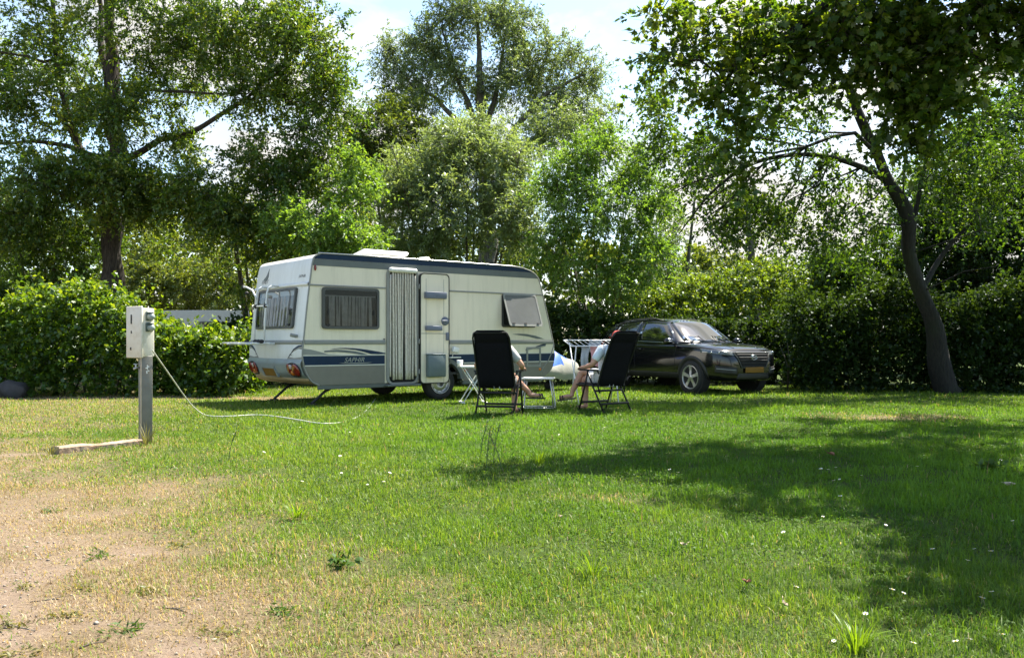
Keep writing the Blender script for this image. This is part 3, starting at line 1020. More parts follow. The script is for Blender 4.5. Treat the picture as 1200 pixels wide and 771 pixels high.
# lower sill
for u0, u1 in ((.14, 2.12), (3.12, 5.12)):
    mb = MB(); mb.box(((u0 + u1) / 2, .05, .325), (u1 - u0, .06, .085), bev=.01); mb.build('sill', M['grey_stripe'], van)
mb = MB(); mb.box((1.76, -.03, .315), (.70, .12, .035), bev=.01); mb.build('door_step', M['grey_stripe'], van)
mb = MB()
arcI = [(2.62 + .43 * math.cos(R(a)), .33 + .41 * math.sin(R(a))) for a in range(8, 173, 9)]
arcO = [(2.62 + .50 * math.cos(R(a)), .33 + .48 * math.sin(R(a))) for a in range(8, 173, 9)]
n = len(arcI)
vs = [(a, d, b) for d in (.10, -.015) for P in (arcO, arcI) for a, b in P]
fs = []
for i in range(n - 1):
    fs += [(2 * n + i, 2 * n + i + 1, 3 * n + i + 1, 3 * n + i), (i, i + 1, 2 * n + i + 1, 2 * n + i), (n + i, 3 * n + i, 3 * n + i + 1, n + i + 1)]
mb.add(vs, fs)
mb.build('wheel_arch', M['grey_stripe'], van)
# rails
for u0, u1 in ((-.05, 1.42), (2.74, 5.085)):
    mb = MB(); mb.box(((u0 + u1) / 2, -.008, 2.045), (u1 - u0, .014, .028), bev=.004); mb.build('trim_rail', M['grey_trim'], van)
for u0, u1 in ((-.13, 1.41), (2.76, 5.36)):
    mb = MB(); mb.box(((u0 + u1) / 2, -.009, 1.085), (u1 - u0, .016, .075), bev=.006); mb.build('trim_rail', M['grey_trim'], van)
mb = MB()
mb.tube([(u, -.004, z) for u, z in PR[:46]], .014, 6)
mb.build('edge_trim', M['grey_trim'], van)
mb = MB()
mb.tube([(u, -.004, z) for u, z in PR[46:] if z > 1.0 and u > 4.3] + [(5.33, -.004, .86), (5.24, -.004, .70), (5.10, -.004, .56), (5.02, -.004, .40)], .012, 6)
mb.build('edge_trim', M['grey_trim'], van)
mb = MB(); mb.tube([(.12, -.012, 2.588), (1.4, -.012, 2.597), (3, -.012, 2.597), (4.3, -.012, 2.593), (4.6, -.012, 2.57)], .012, 6)
mb.build('awning_rail', M['alu'], van)
# swoosh decals
def decal(name, pts, m, d=.005):
    mb = MB(); mb.prism([side_uv(*p) for p in pts], .0006, d, sidefn); mb.build(name, m, van)
decal('swoosh', [(386, 409.8), (391, 408.6), (397, 407.9), (405, 407.6), (413, 407.9), (423, 408.8), (433, 410.2), (443, 411.9), (451.5, 413.6), (451.5, 414.8), (443, 415), (434.7, 414.8), (425, 412), (416, 410), (407, 409), (398, 408.7), (391, 409.2)], M['navy'], .006)
decal('swoosh', [(380, 411), (388, 410.4), (396, 409.8), (405, 410.4), (416, 411.5), (424, 413.2), (431, 415.6), (424, 415.8), (414, 414.2), (404, 413), (394, 412.3), (380, 412.8)], M['grey_stripe'])
decal('swoosh', [(355.5, 408.6), (364, 409.6), (374, 412), (384, 415), (400, 415.9), (354.8, 415.9)], M['grey_trim'])
decal('swoosh', [(600, 391.6), (609, 391.0), (617, 391.4), (628, 393.6), (637.5, 397.2), (629, 397), (620, 394.6), (611, 393.2)], M['grey_stripe'], .006)
decal('swoosh', [(627, 406.4), (634, 403.8), (641, 401.9), (639, 404.4), (634, 406.6)], M['navy'], .007)
# lettering on the navy stripe
mb = MB(); text_mb(mb, 'SAPHIR', .115, lambda a, b, d: (.60 + a * 1.05, -.0045 - d, .742 + b), .35)
mb.prism([(.50, .728), (.62, .718), (.9, .714), (1.08, .722), (1.15, .734), (.9, .728), (.62, .729)], .0045, .006, sidefn)
mb.build('lettering', M['pewter'], van)


def window(u0, z0, u1, z1, fn, name='window', tinted='pane', folds=13, fw=.045):
    mb = MB()
    n = 5
    mb.frame(rrect(u0, z0, u1, z1, .06, n), rrect(u0 + fw, z0 + fw, u1 - fw, z1 - fw, .04, n), .0005, .046, fn)
    f = mb.build(name, M['frame_grey'], van)
    a0, b0, a1, b1 = u0 + fw * .8, z0 + fw * .8, u1 - fw * .8, z1 - fw * .8
    mb = MB(); mb.prism([(a0, b0), (a1, b0), (a1, b1), (a0, b1)], .001, .003, fn); mb.build('dark_backing', M['gap'], f)  # black sheet painted in for the unlit room, wall left uncut
    mb = MB(); rngc = random.Random(int(u0 * 100))
    kx = np.cumsum([0] + [rngc.uniform(.5, 1.5) for _ in range(folds)]); kx = a0 + .09 + (a1 - a0 - .18) * kx / kx[-1]
    for i in range(folds):                 # gathered pleats of sheer cloth, the black backing sheet between them
        cx, wd = (kx[i] + kx[i + 1]) / 2, (kx[i + 1] - kx[i]) * rngc.uniform(.55, .97) * .5
        dx = rngc.uniform(-.015, .015)
        vs, fs = [], []
        for q in range(6):
            t = q / 5; bb = b0 + .015 + (b1 - b0 - .13) * t; w_ = wd * (1.06 - .12 * t + .06 * math.sin(4 * t + i))
            for k in range(5):
                s_ = k / 2 - 1
                vs.append(fn(cx + dx * (1 - t) + w_ * s_, bb, .006 + .020 * (1 - s_ * s_)))
        for q in range(5):
            for k in range(4): fs.append((q * 5 + k, q * 5 + k + 1, (q + 1) * 5 + k + 1, (q + 1) * 5 + k))
        mb.add(vs, fs, True)
    mb.prism([(a0 + .03, b1 - .115), (a1 - .03, b1 - .115), (a1 - .03, b1 - .10), (a0 + .03, b1 - .10)], .008, .020, fn)
    mb.build('curtain', M['curtain'], f)
    mb = MB(); P = rrect(a0, b0, a1, b1, .03, 3); mb.add([fn(a, b, .037) for a, b in P], [tuple(range(len(P)))[::(-1 if fn is sidefn else 1)]]); mb.build('pane', M[tinted], f)
    for t in (.07, .93):
        q = a0 + (a1 - a0) * t
        mb = MB(); mb.prism([(q - .03, b0 + .02), (q + .03, b0 + .02), (q + .03, b0 + .05), (q - .03, b0 + .05)], .040, .050, fn); mb.build('catch', M['dark'], f)
        mb = MB(); mb.prism([(q - .012, b0 + .2), (q + .012, b0 + .2), (q + .012, b0 + .3), (q - .012, b0 + .3)], .040, .048, fn); mb.build('catch', M['dark'], f)
    return f


window(.18, 1.31, 1.27, 2.02, sidefn)
# rear window
window(.36, 1.32, 1.98, 2.02, rearfn, folds=13, fw=.04)
# the front side window, pushed open at the bottom
mb = MB()
mb.frame(rrect(4.03, 1.38, 4.90, 2.04, .05), rrect(4.07, 1.42, 4.86, 2.00, .04), .0005, .02, sidefn)
f = mb.build('window', M['frame_grey'], van)
mb = MB(); mb.prism(rrect(4.06, 1.41, 4.87, 2.01, .03), .001, .004, sidefn); mb.build('dark_backing', M['gap'], f)  # black sheet stands in for the unlit room behind the open sash
TL = R(20)
def openfn(a, b, d):            # hinge along the top edge
    h = 2.045 - b
    return (a, -(.028 + h * math.sin(TL) + d * math.cos(TL)), 2.045 - h * math.cos(TL) + d * math.sin(TL) * 0)
mb = MB(); mb.frame(rrect(4.03, 1.36, 4.88, 2.045, .05), rrect(4.065, 1.395, 4.845, 2.01, .035), -.006, .010, openfn); mb.build('sash', M['grey_trim'], f)
mb = MB(); mb.prism(rrect(4.06, 1.39, 4.85, 2.015, .03), -.001, .004, openfn); mb.build('pane', M['pane_dark'], f)
for a in (4.14, 4.44, 4.76):
    mb = MB(); mb.prism([(a - .03, 1.40), (a + .03, 1.40), (a + .03, 1.43), (a - .03, 1.43)], .011, .022, openfn); mb.build('catch', M['dark'], f)
for a in (4.09, 4.82):
    mb = MB(); mb.tube([openfn(a, 1.6, -.008), (a, -.02, 1.55)], .006, 5); mb.build('stay', M['dark'], f)

# doorway with its fleece strip curtain
mb = MB()
mb.frame(rrect(1.43, .335, 2.085, 2.40, .11, 6), rrect(1.475, .365, 2.045, 2.36, .09, 6), .0005, .035, sidefn)
dw = mb.build('doorway', M['grey_trim'], van)
mb = MB(); mb.prism(rrect(1.465, .355, 2.055, 2.37, .08, 6), .001, .003, sidefn); mb.build('dark_panel', M['gap'], dw)  # flat black panel painted in for the dark inside of the doorway
mb = MB(); rngc = random.Random(3)
ns = 11
for i in range(ns):
    c = 1.478 + (2.042 - 1.478) * (i + .5) / ns
    wd = (2.042 - 1.478) / ns * rngc.uniform(.62, .80)
    zt = 2.345 if 0 < i < ns - 1 else 2.29
    zb = .40 + rngc.uniform(0, .02) + (.06 if i in (0, ns - 1) else 0)
    dx = rngc.uniform(-.004, .004); d0 = -.019 - rngc.uniform(0, .006)
    mb.tube([(c + dx * j * .5 + rngc.uniform(-.002, .002), d0, zt - (zt - zb) * j / 12) for j in range(13)], wd * .86, 8, flat=.5)
mb.build('strip_curtain', M['fleece'], dw)
mb = MB()
mb.box((1.75, -.05, 2.375), (.58, .10, .085), bev=.038, seg=4)
mb.build('awning_lamp', M['white'], van)

# the door leaf, folded back against the wall
leaf = MB(); leaf.prism(rrect(2.105, .335, 2.73, 2.34, .075, 6), .035, .072, sidefn)
door = leaf.build('door', M['cream'], van)
mb = MB(); mb.frame(rrect(2.095, .325, 2.74, 2.35, .08, 6), rrect(2.112, .342, 2.723, 2.333, .07, 6), .030, .079, sidefn); mb.build('seal', M['dark'], door)
mb = MB()
mb.box((2.42, -.073, 1.245), (.60, .004, .012)); mb.box((2.225, -.073, 1.30), (.006, .004, 1.9)); mb.box((2.615, -.073, 1.30), (.006, .004, 1.9))
mb.build('groove', M['grey_trim'], door)
for (u0, z0, u1, z1, dp) in ((2.18, 1.885, 2.63, 2.005, .085), (2.20, 1.30, 2.54, 1.385, .07)):
    mb = MB()
    mb.box(((u0 + u1) / 2, -.073 - dp / 2, z0 + .018), (u1 - u0, dp, .03), bev=.012)
    mb.box(((u0 + u1) / 2, -.073 - dp + .005, (z0 + z1) / 2), (u1 - u0, .012, z1 - z0), bev=.005)
    for uu in (u0 + .01, u1 - .01): mb.box((uu, -.073 - dp / 2, (z0 + z1) / 2), (.016, dp, z1 - z0), bev=.005)
    mb.build('shelf', M['shelf'], door)
mb = MB(); mb.box((2.41, -.125, .65), (.385, .10, .41), bev=.02); mb.box((2.41, -.125, .862), (.40, .115, .02), bev=.008)
mb.build('waste_bin', M['bin'], door)
mb = MB(); mb.lathe([(0, -.115), (.05, -.113), (.075, -.10), (.082, -.073)], 20, Matrix.Translation((2.64, 0, 1.475))); mb.box((2.60, -.125, 1.475), (.13, .02, .035), bev=.009)
mb.build('handle', M['shelf'], door)
mb = MB(); mb.box((2.685, -.09, 1.19), (.055, .04, .15), bev=.015); mb.build('latch', M['shelf'], door)
for zz in (.55, 1.1, 2.1):
    mb = MB(); mb.box((2.09, -.045, zz), (.03, .05, .09), bev=.008); mb.build('hinge', M['grey_trim'], door)

# wheels
def van_wheel(v, s):
    T = Matrix.Translation((2.62, v, .335))
    mb = MB()
    mb.lathe([(.19, .085), (.235, .095), (.30, .09), (.328, .06), (.333, 0), (.328, -.06), (.30, -.09), (.235, -.095), (.19, -.085)], 36, T)
    ty = mb.build('wheel', M['tyre'], van)
    mb = MB()
    pr = [(.215, s * .088), (.205, s * .094), (.19, s * .07), (.17, s * .055), (.15, s * .06), (.10, s * .085), (.075, s * .08), (.06, s * .055), (.0, s * .055)]
    mb.lathe(pr, 30, T)
    for k in range(10):
        a = 2 * math.pi * k / 10
        mb.sphere((2.62 + .165 * math.cos(a), v + s * .062, .335 + .165 * math.sin(a)), (.016, .008, .016), n=6, m=4)
    mb.build('rim', M['rim'], ty)
van_wheel(.13, -1); van_wheel(CW - .13, 1)
# corner steadies
for u, v, du in ((.62, .35, -.45), (.62, 1.95, -.45), (4.7, .35, .4), (4.7, 1.95, .4)):
    mb = MB(); mb.tube([(u, v, .40), (u + du, v, .03)], .024, 6); mb.tube([(u - du * .3, v, .36), (u + du * .55, v, .2)], .014, 5)
    mb.box((u + du, v, .018), (.13, .1, .025), bev=.006)
    mb.build('corner_leg', M['chassis'], van)
# marker lamps
for u, z in ((3.16, .545), (5.02, .535)):
    mb = MB(); mb.sphere((u, -.004, z), (.038, .018, .03)); mb.build('side_lamp', M['orange_lens'], van)
mb = MB(); mb.sphere((.065, -.004, 2.335), (.022, .03, .05)); mb.build('marker_lamp', M['red_lens'], van)
mb = MB(); mb.sphere((1.385, -.01, 1.14), (.014, .014, .014)); mb.build('door_stop', M['dark'], van)
mb = MB(); mb.box((2.86, -.10, .94), (.13, .07, .10), bev=.012, rot=Matrix.Rotation(.25, 4, 'Y')); mb.box((2.86, -.09, .80), (.26, .03, .022), bev=.006); mb.tube([(2.84, -.06, .9), (2.84, -.02, .8)], .01, 6)
mb.build('door_holder', M['white'], van)
# service hatch
mb = MB(); mb.frame(rrect(4.66, .585, 5.04, .985, .02, 3), rrect(4.70, .625, 5.00, .945, .015, 3), .005, .014, sidefn)
mb.prism([side_uv(616, 409.2), side_uv(639.5, 404.2), side_uv(638.5, 405.9), side_uv(616, 410.8)], .005, .016, sidefn)
mb.build('service_hatch', M['grey_trim'], van)
# roof hatch, tilted open, and a small vent
mb = MB()
mb.box((1.95, 1.25, 2.62), (.95, .72, .09), bev=.03)
mb.box((1.95, 1.25, 2.735), (1.0, .78, .075), bev=.045, seg=3, rot=Matrix.Rotation(R(-9), 4, 'X'))
for u in (1.6, 2.3): mb.tube([(u, 1.5, 2.64), (u, 1.5, 2.74)], .012, 5)
mb.build('roof_hatch', M['white'], van)
mb = MB(); mb.lathe([(0, 0), (.07, 0), (.07, .1), (.11, .11), (.10, .15), (0, .16)], 14, Matrix.Translation((2.75, .8, 2.585)) @ Matrix.Rotation(R(90), 4, 'X'))
mb.build('roof_vent', M['white'], van)

# ---- rear wall
def rear_band(name, z0, z1, m, d=.012, v0=.0, v1=CW, nz=4, nv=14, fz=None):
    mb = MB(); vs, fs = [], []
    for i in range(nz + 1):
        for j in range(nv + 1):
            v = v0 + (v1 - v0) * j / nv
            z = z0 + (z1 - z0) * i / nz
            e = d * min(1, 4 * min(i / nz, 1 - i / nz) + .12)
            vs.append(rearfn(v, z, e))
    for i in range(nz):
        for j in range(nv):
            fs.append((i * (nv + 1) + j, i * (nv + 1) + j + 1, (i + 1) * (nv + 1) + j + 1, (i + 1) * (nv + 1) + j))
    mb.add(vs, fs, True)
    return mb.build(name, m, van)
rear_band('rear_rail', 1.05, 1.12, M['grey_trim'], .022)
rear_band('rear_rail', 2.03, 2.10, M['white'], .035)
bump = rear_band('rear_bumper', .47, .80, M['bluegrey'], .055, nz=10)
rear_band('rear_apron', .365, .475, M['tan_under'], .03)
for vv0, vv1 in ((.02, .52), (2.28, 1.78)):
    P = [(vv0, .80), (vv0 + (vv1 - vv0), .80), (vv0 + (vv1 - vv0) * .8, .88), (vv0 + (vv1 - vv0) * .5, .96), (vv0 + (vv1 - vv0) * .2, 1.005), (vv0, 1.02)]
    mb = MB(); mb.prism(P, .001, .005, rearfn); mb.build('corner_decal', M['grey_trim'], van)
    Q = P[1:] + [(vv0, 1.045), (vv0 + (vv1 - vv0) * .25, 1.03), (vv0 + (vv1 - vv0) * .55, .975)]
    mb = MB(); mb.prism(Q, .001, .0065, rearfn); mb.build('corner_decal', M['navy'], van)
def tail(vc, s):
    mb = MB()
    def tf(a, b, d): return rearfn(vc + a, b, d)
    E = lambda ca, cb, ra, rb: [(ca + ra * math.cos(2 * math.pi * i / 20), cb + rb * math.sin(2 * math.pi * i / 20)) for i in range(20)]
    mb.prism(E(0, .615, .235, .125), .03, .068, tf)
    l = mb.build('tail_light', M['dark'], van)
    for (ca, cb, ra, rb, m, d) in ((-.085 * s, .615, .115, .105, 'red_lens', .09), (.13 * s, .625, .075, .095, 'red_lens', .085), (.055 * s, .665, .045, .04, 'clear_lens', .092), (.05 * s, .56, .045, .04, 'orange_lens', .092)):
        mb = MB()
        P0, P1 = E(ca, cb, ra, rb), E(ca, cb, ra * .75, rb * .75)
        n = 20
        vs = [tf(a, b, .060) for a, b in P0] + [tf(a, b, d - .008) for a, b in P0] + [tf(a, b, d) for a, b in P1]
        fs = [(i, (i + 1) % n, n + (i + 1) % n, n + i) for i in range(n)] + [(n + i, n + (i + 1) % n, 2 * n + (i + 1) % n, 2 * n + i) for i in range(n)] + [tuple(range(2 * n, 3 * n))]
        mb.add(vs, fs, True); mb.build('lens', M[m], l)
tail(.28, 1); tail(2.03, -1)
mb = MB(); mb.prism([(1.02, .485), (1.56, .485), (1.56, .625), (1.02, .625)], .03, .062, rearfn); pl = mb.build('number_plate', M['plate'], van)
mb = MB(); mb.frame([(.97, .475), (1.66, .475), (1.60, .66), (.99, .66)], [(1.02, .486), (1.56, .486), (1.56, .624), (1.02, .624)], .04, .075, rearfn); mb.build('plate_surround', M['bluegrey'], pl)
mb = MB(); mb.tube([(-.27, .24, 1.21), (-.18, .22, 1.19), (-.14, .22, 1.19)], [.03, .028, .02], 8); mb.build('grab_handle', M['grey_trim'], van)
# winged badge and lettering
mb = MB()
for k, (x0, y0, s) in enumerate(((0, 0, 1.0), (.07, -.03, .72))):
    mb.prism([(1.92 - x0 - a * s, 2.235 + y0 + b * s) for a, b in ((0, 0), (.10, .04), (.17, .10), (.235, .19), (.235, .11), (.20, .04), (.13, -.005), (.05, -.02))], .001, .005, rearfn)
mb.build('badge', M['grey_stripe'], van)
mb = MB(); text_mb(mb, 'FENDT', .10, lambda a, b, d: rearfn(2.0 - a * 1.1, 2.15 + b, .003 + d), .15)
mb.build('lettering', M['frame_grey'], van)
mb = MB(); text_mb(mb, 'SAPHIR', .07, lambda a, b, d: rearfn(.40 - a * 1.05, 2.185 + b, .001 + d), .3)
mb.build('lettering', M['frame_grey'], van)
# bicycle rack
mb = MB()
for v in (1.06, 1.52):
    mb.tube([rearfn(v, 2.07, .03), rearfn(v, 2.075, .16), rearfn(v, 2.03, .22), rearfn(v, 1.95, .235), rearfn(v, 1.5, .22), rearfn(v, 1.08, .19)], .017, 8)
mb.tube([rearfn(1.56, 1.74, .23), rearfn(1.50, 1.88, .25), rearfn(1.66, 2.02, .28), rearfn(1.95, 2.09, .30), rearfn(2.12, 2.10, .30)], .017, 8)
mb.tube([rearfn(.95, 1.72, .24), rearfn(1.62, 1.72, .24)], .013, 6)
for d in (.2, .42, .62):
    mb.tube([rearfn(.82, 1.07, d), rearfn(1.95, 1.07, d)], .016, 6)
for v in (1.02, 1.55):
    mb.box(tuple((np.array(rearfn(v, 1.06, .02)) + np.array(rearfn(v, 1.06, .66))) / 2), (.66, .05, .04), bev=.01)
mb.build('bike_rack', M['white'], van)
for v, z, d in ((1.06, 1.72, .235), (1.5, 1.72, .24), (2.14, 2.10, .30), (1.98, 1.98, .27)):
    mb = MB(); mb.sphere(rearfn(v, z, d), (.035, .045, .035), n=8, m=6); mb.build('rack_clamp', M['dark'], van)
for v in (.92, 1.05, 1.18, 1.6):
    mb = MB(); mb.sphere(rearfn(v, 1.10, .3), (.05, .03, .035), n=8, m=6); mb.build('rack_clamp', M['dark'], van)

# cover over the drawbar
mb = MB(); rngc = random.Random(8)
secs = [(5.5, .80, .62, .34), (5.9, .72, .50, .33), (6.3, .92, .40, .26), (6.45, .86, .30, .24), (6.7, .74, .25, .24), (6.95, .68, .20, .27), (7.08, .60, .14, .33), (7.12, .50, .08, .40)]
vs, fs = [], []; K = 14
for u, zt, hw, zb in secs:
    for j in range(K):
        a = math.pi * (1.12 * j / (K - 1) - .06)
        vs.append((u + rngc.uniform(-.012, .012), 1.15 + hw * math.cos(a) * (1 + .06 * math.sin(7 * a)), zb + (zt - zb) * max(0, math.sin(a)) ** .6 + rngc.uniform(-.008, .008)))
for i in range(len(secs) - 1):
    for j in range(K - 1):
        fs.append((i * K + j, i * K + j + 1, (i + 1) * K + j + 1, (i + 1) * K + j))
fs.append(tuple((len(secs) - 1) * K + j for j in range(K)))
mb.add(vs, fs, True)
for i in range(len(mb.f)):
    if i // (K - 1) in (1, 2, 3) and 7 <= i % (K - 1) <= (10 if i // (K - 1) < 3 else 8): mb.m[i] = 1
mb.build('drawbar_cover', [M['tarp'], M['blue_tarp']], van)

# ======================================================================= car
hd = R(-60)
dv, lf = np.array([math.cos(hd), math.sin(hd)]), np.array([-math.sin(hd), math.cos(hd)])
C0 = np.array([3.80, 18.05]) - 1.335 * dv + .9 * lf
car = empty('parked_car', (C0[0], C0[1], 0), hd, 'black SUV parked in the shade against the dark hedge', 'car')


def lerp(x, T):
    return float(np.interp(x, [t[0] for t in T], [t[1] for t in T]))


ZT = [(-2.26, .92), (-2.2, 1.02), (-1.9, 1.13), (-1, 1.10), (.4, 1.055), (.95, 1.05), (1.3, 1.035), (1.8, .98), (2.05, .92), (2.16, .83), (2.22, .70)]
ZB = [(-2.26, .48), (-2.15, .38), (-1.8, .28), (1.8, .26), (2.1, .26), (2.22, .34)]
HW = [(-2.26, .72), (-2.18, .82), (-1.9, .885), (-1.335, .92), (0, .915), (1.335, .925), (1.75, .90), (1.98, .83), (2.1, .74), (2.17, .64), (2.22, .52)]
XS = [-2.26, -2.22, -2.1, -1.9, -1.6, -1.335, -.9, -.3, .3, .8, 1.05, 1.335, 1.6, 1.8, 1.95, 2.06, 2.14, 2.19, 2.22]
mb = MB(); vs, fs = [], []
for x in XS:
    zt, zb, h = lerp(x, ZT), lerp(x, ZB), lerp(x, HW)
    cr = .035 if x > .9 else .0
    half = [(0, zb), (h * .8, zb), (h * .95, zb + .07), (h * .985, zb + (zt - zb) * .30), (h, zb + (zt - zb) * .58), (h * .985, zb + (zt - zb) * .82), (h * .95, zt - .035), (h * .88, zt - .004), (h * .6, zt + cr * .7), (0, zt + cr)]
    ring = half + [(-y, z) for y, z in half[-2:0:-1]]
    vs += [(x, y, z) for y, z in ring]
k = len(ring)
for i in range(len(XS) - 1):
    for j in range(k):
        fs.append((i * k + j, i * k + (j + 1) % k, (i + 1) * k + (j + 1) % k, (i + 1) * k + j))
fs += [tuple(range(k))[::-1], tuple((len(XS) - 1) * k + j for j in range(k))]
mb.add(vs, fs, True)
body = mb.build('body', M['car'], car)
md = body.modifiers.new('s', 'SUBSURF'); md.levels = 2; md.render_levels = 2
bake(body)
# cabin
GX = [-2.16, -2.08, -1.9, -1.7, -1.3, -.8, -.3, .1, .3, .45, .62, .80, .98, 1.06]
GR = [(-2.16, 1.10), (-2.08, 1.22), (-1.9, 1.44), (-1.75, 1.545), (-1.3, 1.605), (-.8, 1.635), (-.3, 1.635), (.1, 1.60), (.3, 1.545), (.45, 1.46), (.62, 1.345), (.80, 1.22), (.98, 1.10), (1.06, 1.05)]
GW = [(-2.16, .66), (-1.9, .60), (-1.5, .60), (-.5, .625), (.2, .62), (.6, .68), (1.06, .76)]
GB = [(-2.16, .78), (-1.9, .83), (-1.3, .87), (0, .87), (.6, .87), (1.06, .84)]
mb = MB(); vs, fs = [], []
for x in GX:
    zr, wt, wb = lerp(x, GR), lerp(x, GW), lerp(x, GB)
    zb = lerp(x, ZT) - .05
    f = max(0.02, min(1, (zr - zb) / .55))
    wt = wb + (wt - wb) * f
    half = [(wb, zb), (wb + (wt - wb) * .5 + .02 * f, zb + (zr - zb) * .5), (wt, zr - .07 * f), (wt - .07, zr - .02 * f), (wt * .6, zr), (0, zr + .012)]
    ring = half + [(-y, z) for y, z in half[-2::-1]]
    bow = .15 * max(0, min(1, (x + .1) / .5))            # the windscreen is curved in plan
    vs += [(x - bow * (y / .7) ** 2, y, z) for y, z in ring]
k = len(ring)
for i in range(len(GX) - 1):
    for j in range(k - 1):
        fs.append((i * k + j, i * k + j + 1, (i + 1) * k + j + 1, (i + 1) * k + j))
fs += [tuple(range(k)), tuple((len(GX) - 1) * k + j for j in range(k))]
mb.add(vs, fs, True)
cab = mb.build('cabin', M['car'], car)
md = cab.modifiers.new('s', 'SUBSURF'); md.levels = 2; md.render_levels = 2
bake(cab)


def bvh(*obs):
    V, F = [], []
    for o in obs:
        b = len(V); V += [v.co.copy() for v in o.data.vertices]; F += [[i + b for i in p.vertices] for p in o.data.polygons]
    return BVHTree.FromPolygons(V, F)


BB, BC, BA = bvh(body), bvh(cab), bvh(body, cab)


def cast(tree_, o, d, off):
    d = Vector(d).normalized(); o = Vector(o)
    h = tree_.ray_cast(o - d * 3, d)
    if h[0] is None:
        h = tree_.find_nearest(o)
        n = h[1] if h[1].dot(d) < 0 else -h[1]
        return h[0] + n * off
    n = h[1] if h[1].dot(d) < 0 else -h[1]
    return h[0] + n * off


def panel(name, tree_, corners, d, m, off=.006, nu=10, nv=8, rnd=0.0, parent=None, thick=.012):
    """a curved sheet laid on the bodywork: corners a b c d in the order u then v"""
    a, b, c, e = [Vector(q) for q in corners]
    mb = MB(); vs, fs = [], []
    for i in range(nu + 1):
        for j in range(nv + 1):
            u, v = i / nu, j / nv
            if rnd:
                s, t = 2 * u - 1, 2 * v - 1
                s2, t2 = s * (1 - rnd * t * t * .5), t * (1 - rnd * s * s * .5)
                u, v = (s2 + 1) / 2, (t2 + 1) / 2
            p = (a * (1 - u) + b * u) * (1 - v) + (e * (1 - u) + c * u) * v
            vs.append(tuple(cast(tree_, p, d, off)))
    N = (nu + 1) * (nv + 1); dd = Vector(d).normalized() * thick
    vs += [tuple(Vector(p) + dd) for p in vs]
    for i in range(nu):
        for j in range(nv):
            q = i * (nv + 1) + j
            fs.append((q, q + nv + 1, q + nv + 2, q + 1))
    ed = [i * (nv + 1) for i in range(nu + 1)] + [nu * (nv + 1) + j for j in range(1, nv + 1)] + [i * (nv + 1) + nv for i in range(nu - 1, -1, -1)] + [j for j in range(nv - 1, 0, -1)]
    for i in range(len(ed)):
        p, q = ed[i], ed[(i + 1) % len(ed)]
        fs.append((p, q, q + N, p + N))
    mb.add(vs, fs, True)
    return mb.build(name, m, parent or car)


def seam(name, tree_, pts, d, r=.005, m='gap', off=.0):
    mb = MB(); P = []
    for i in range(len(pts) - 1):
        for j in range(8):
            t = j / 8
            P.append(tuple(cast(tree_, Vector(pts[i]).lerp(Vector(pts[i + 1]), t), d, off)))
    P.append(tuple(cast(tree_, pts[-1], d, off)))
    mb.tube(P, r, 5); return mb.build(name, M[m], car)


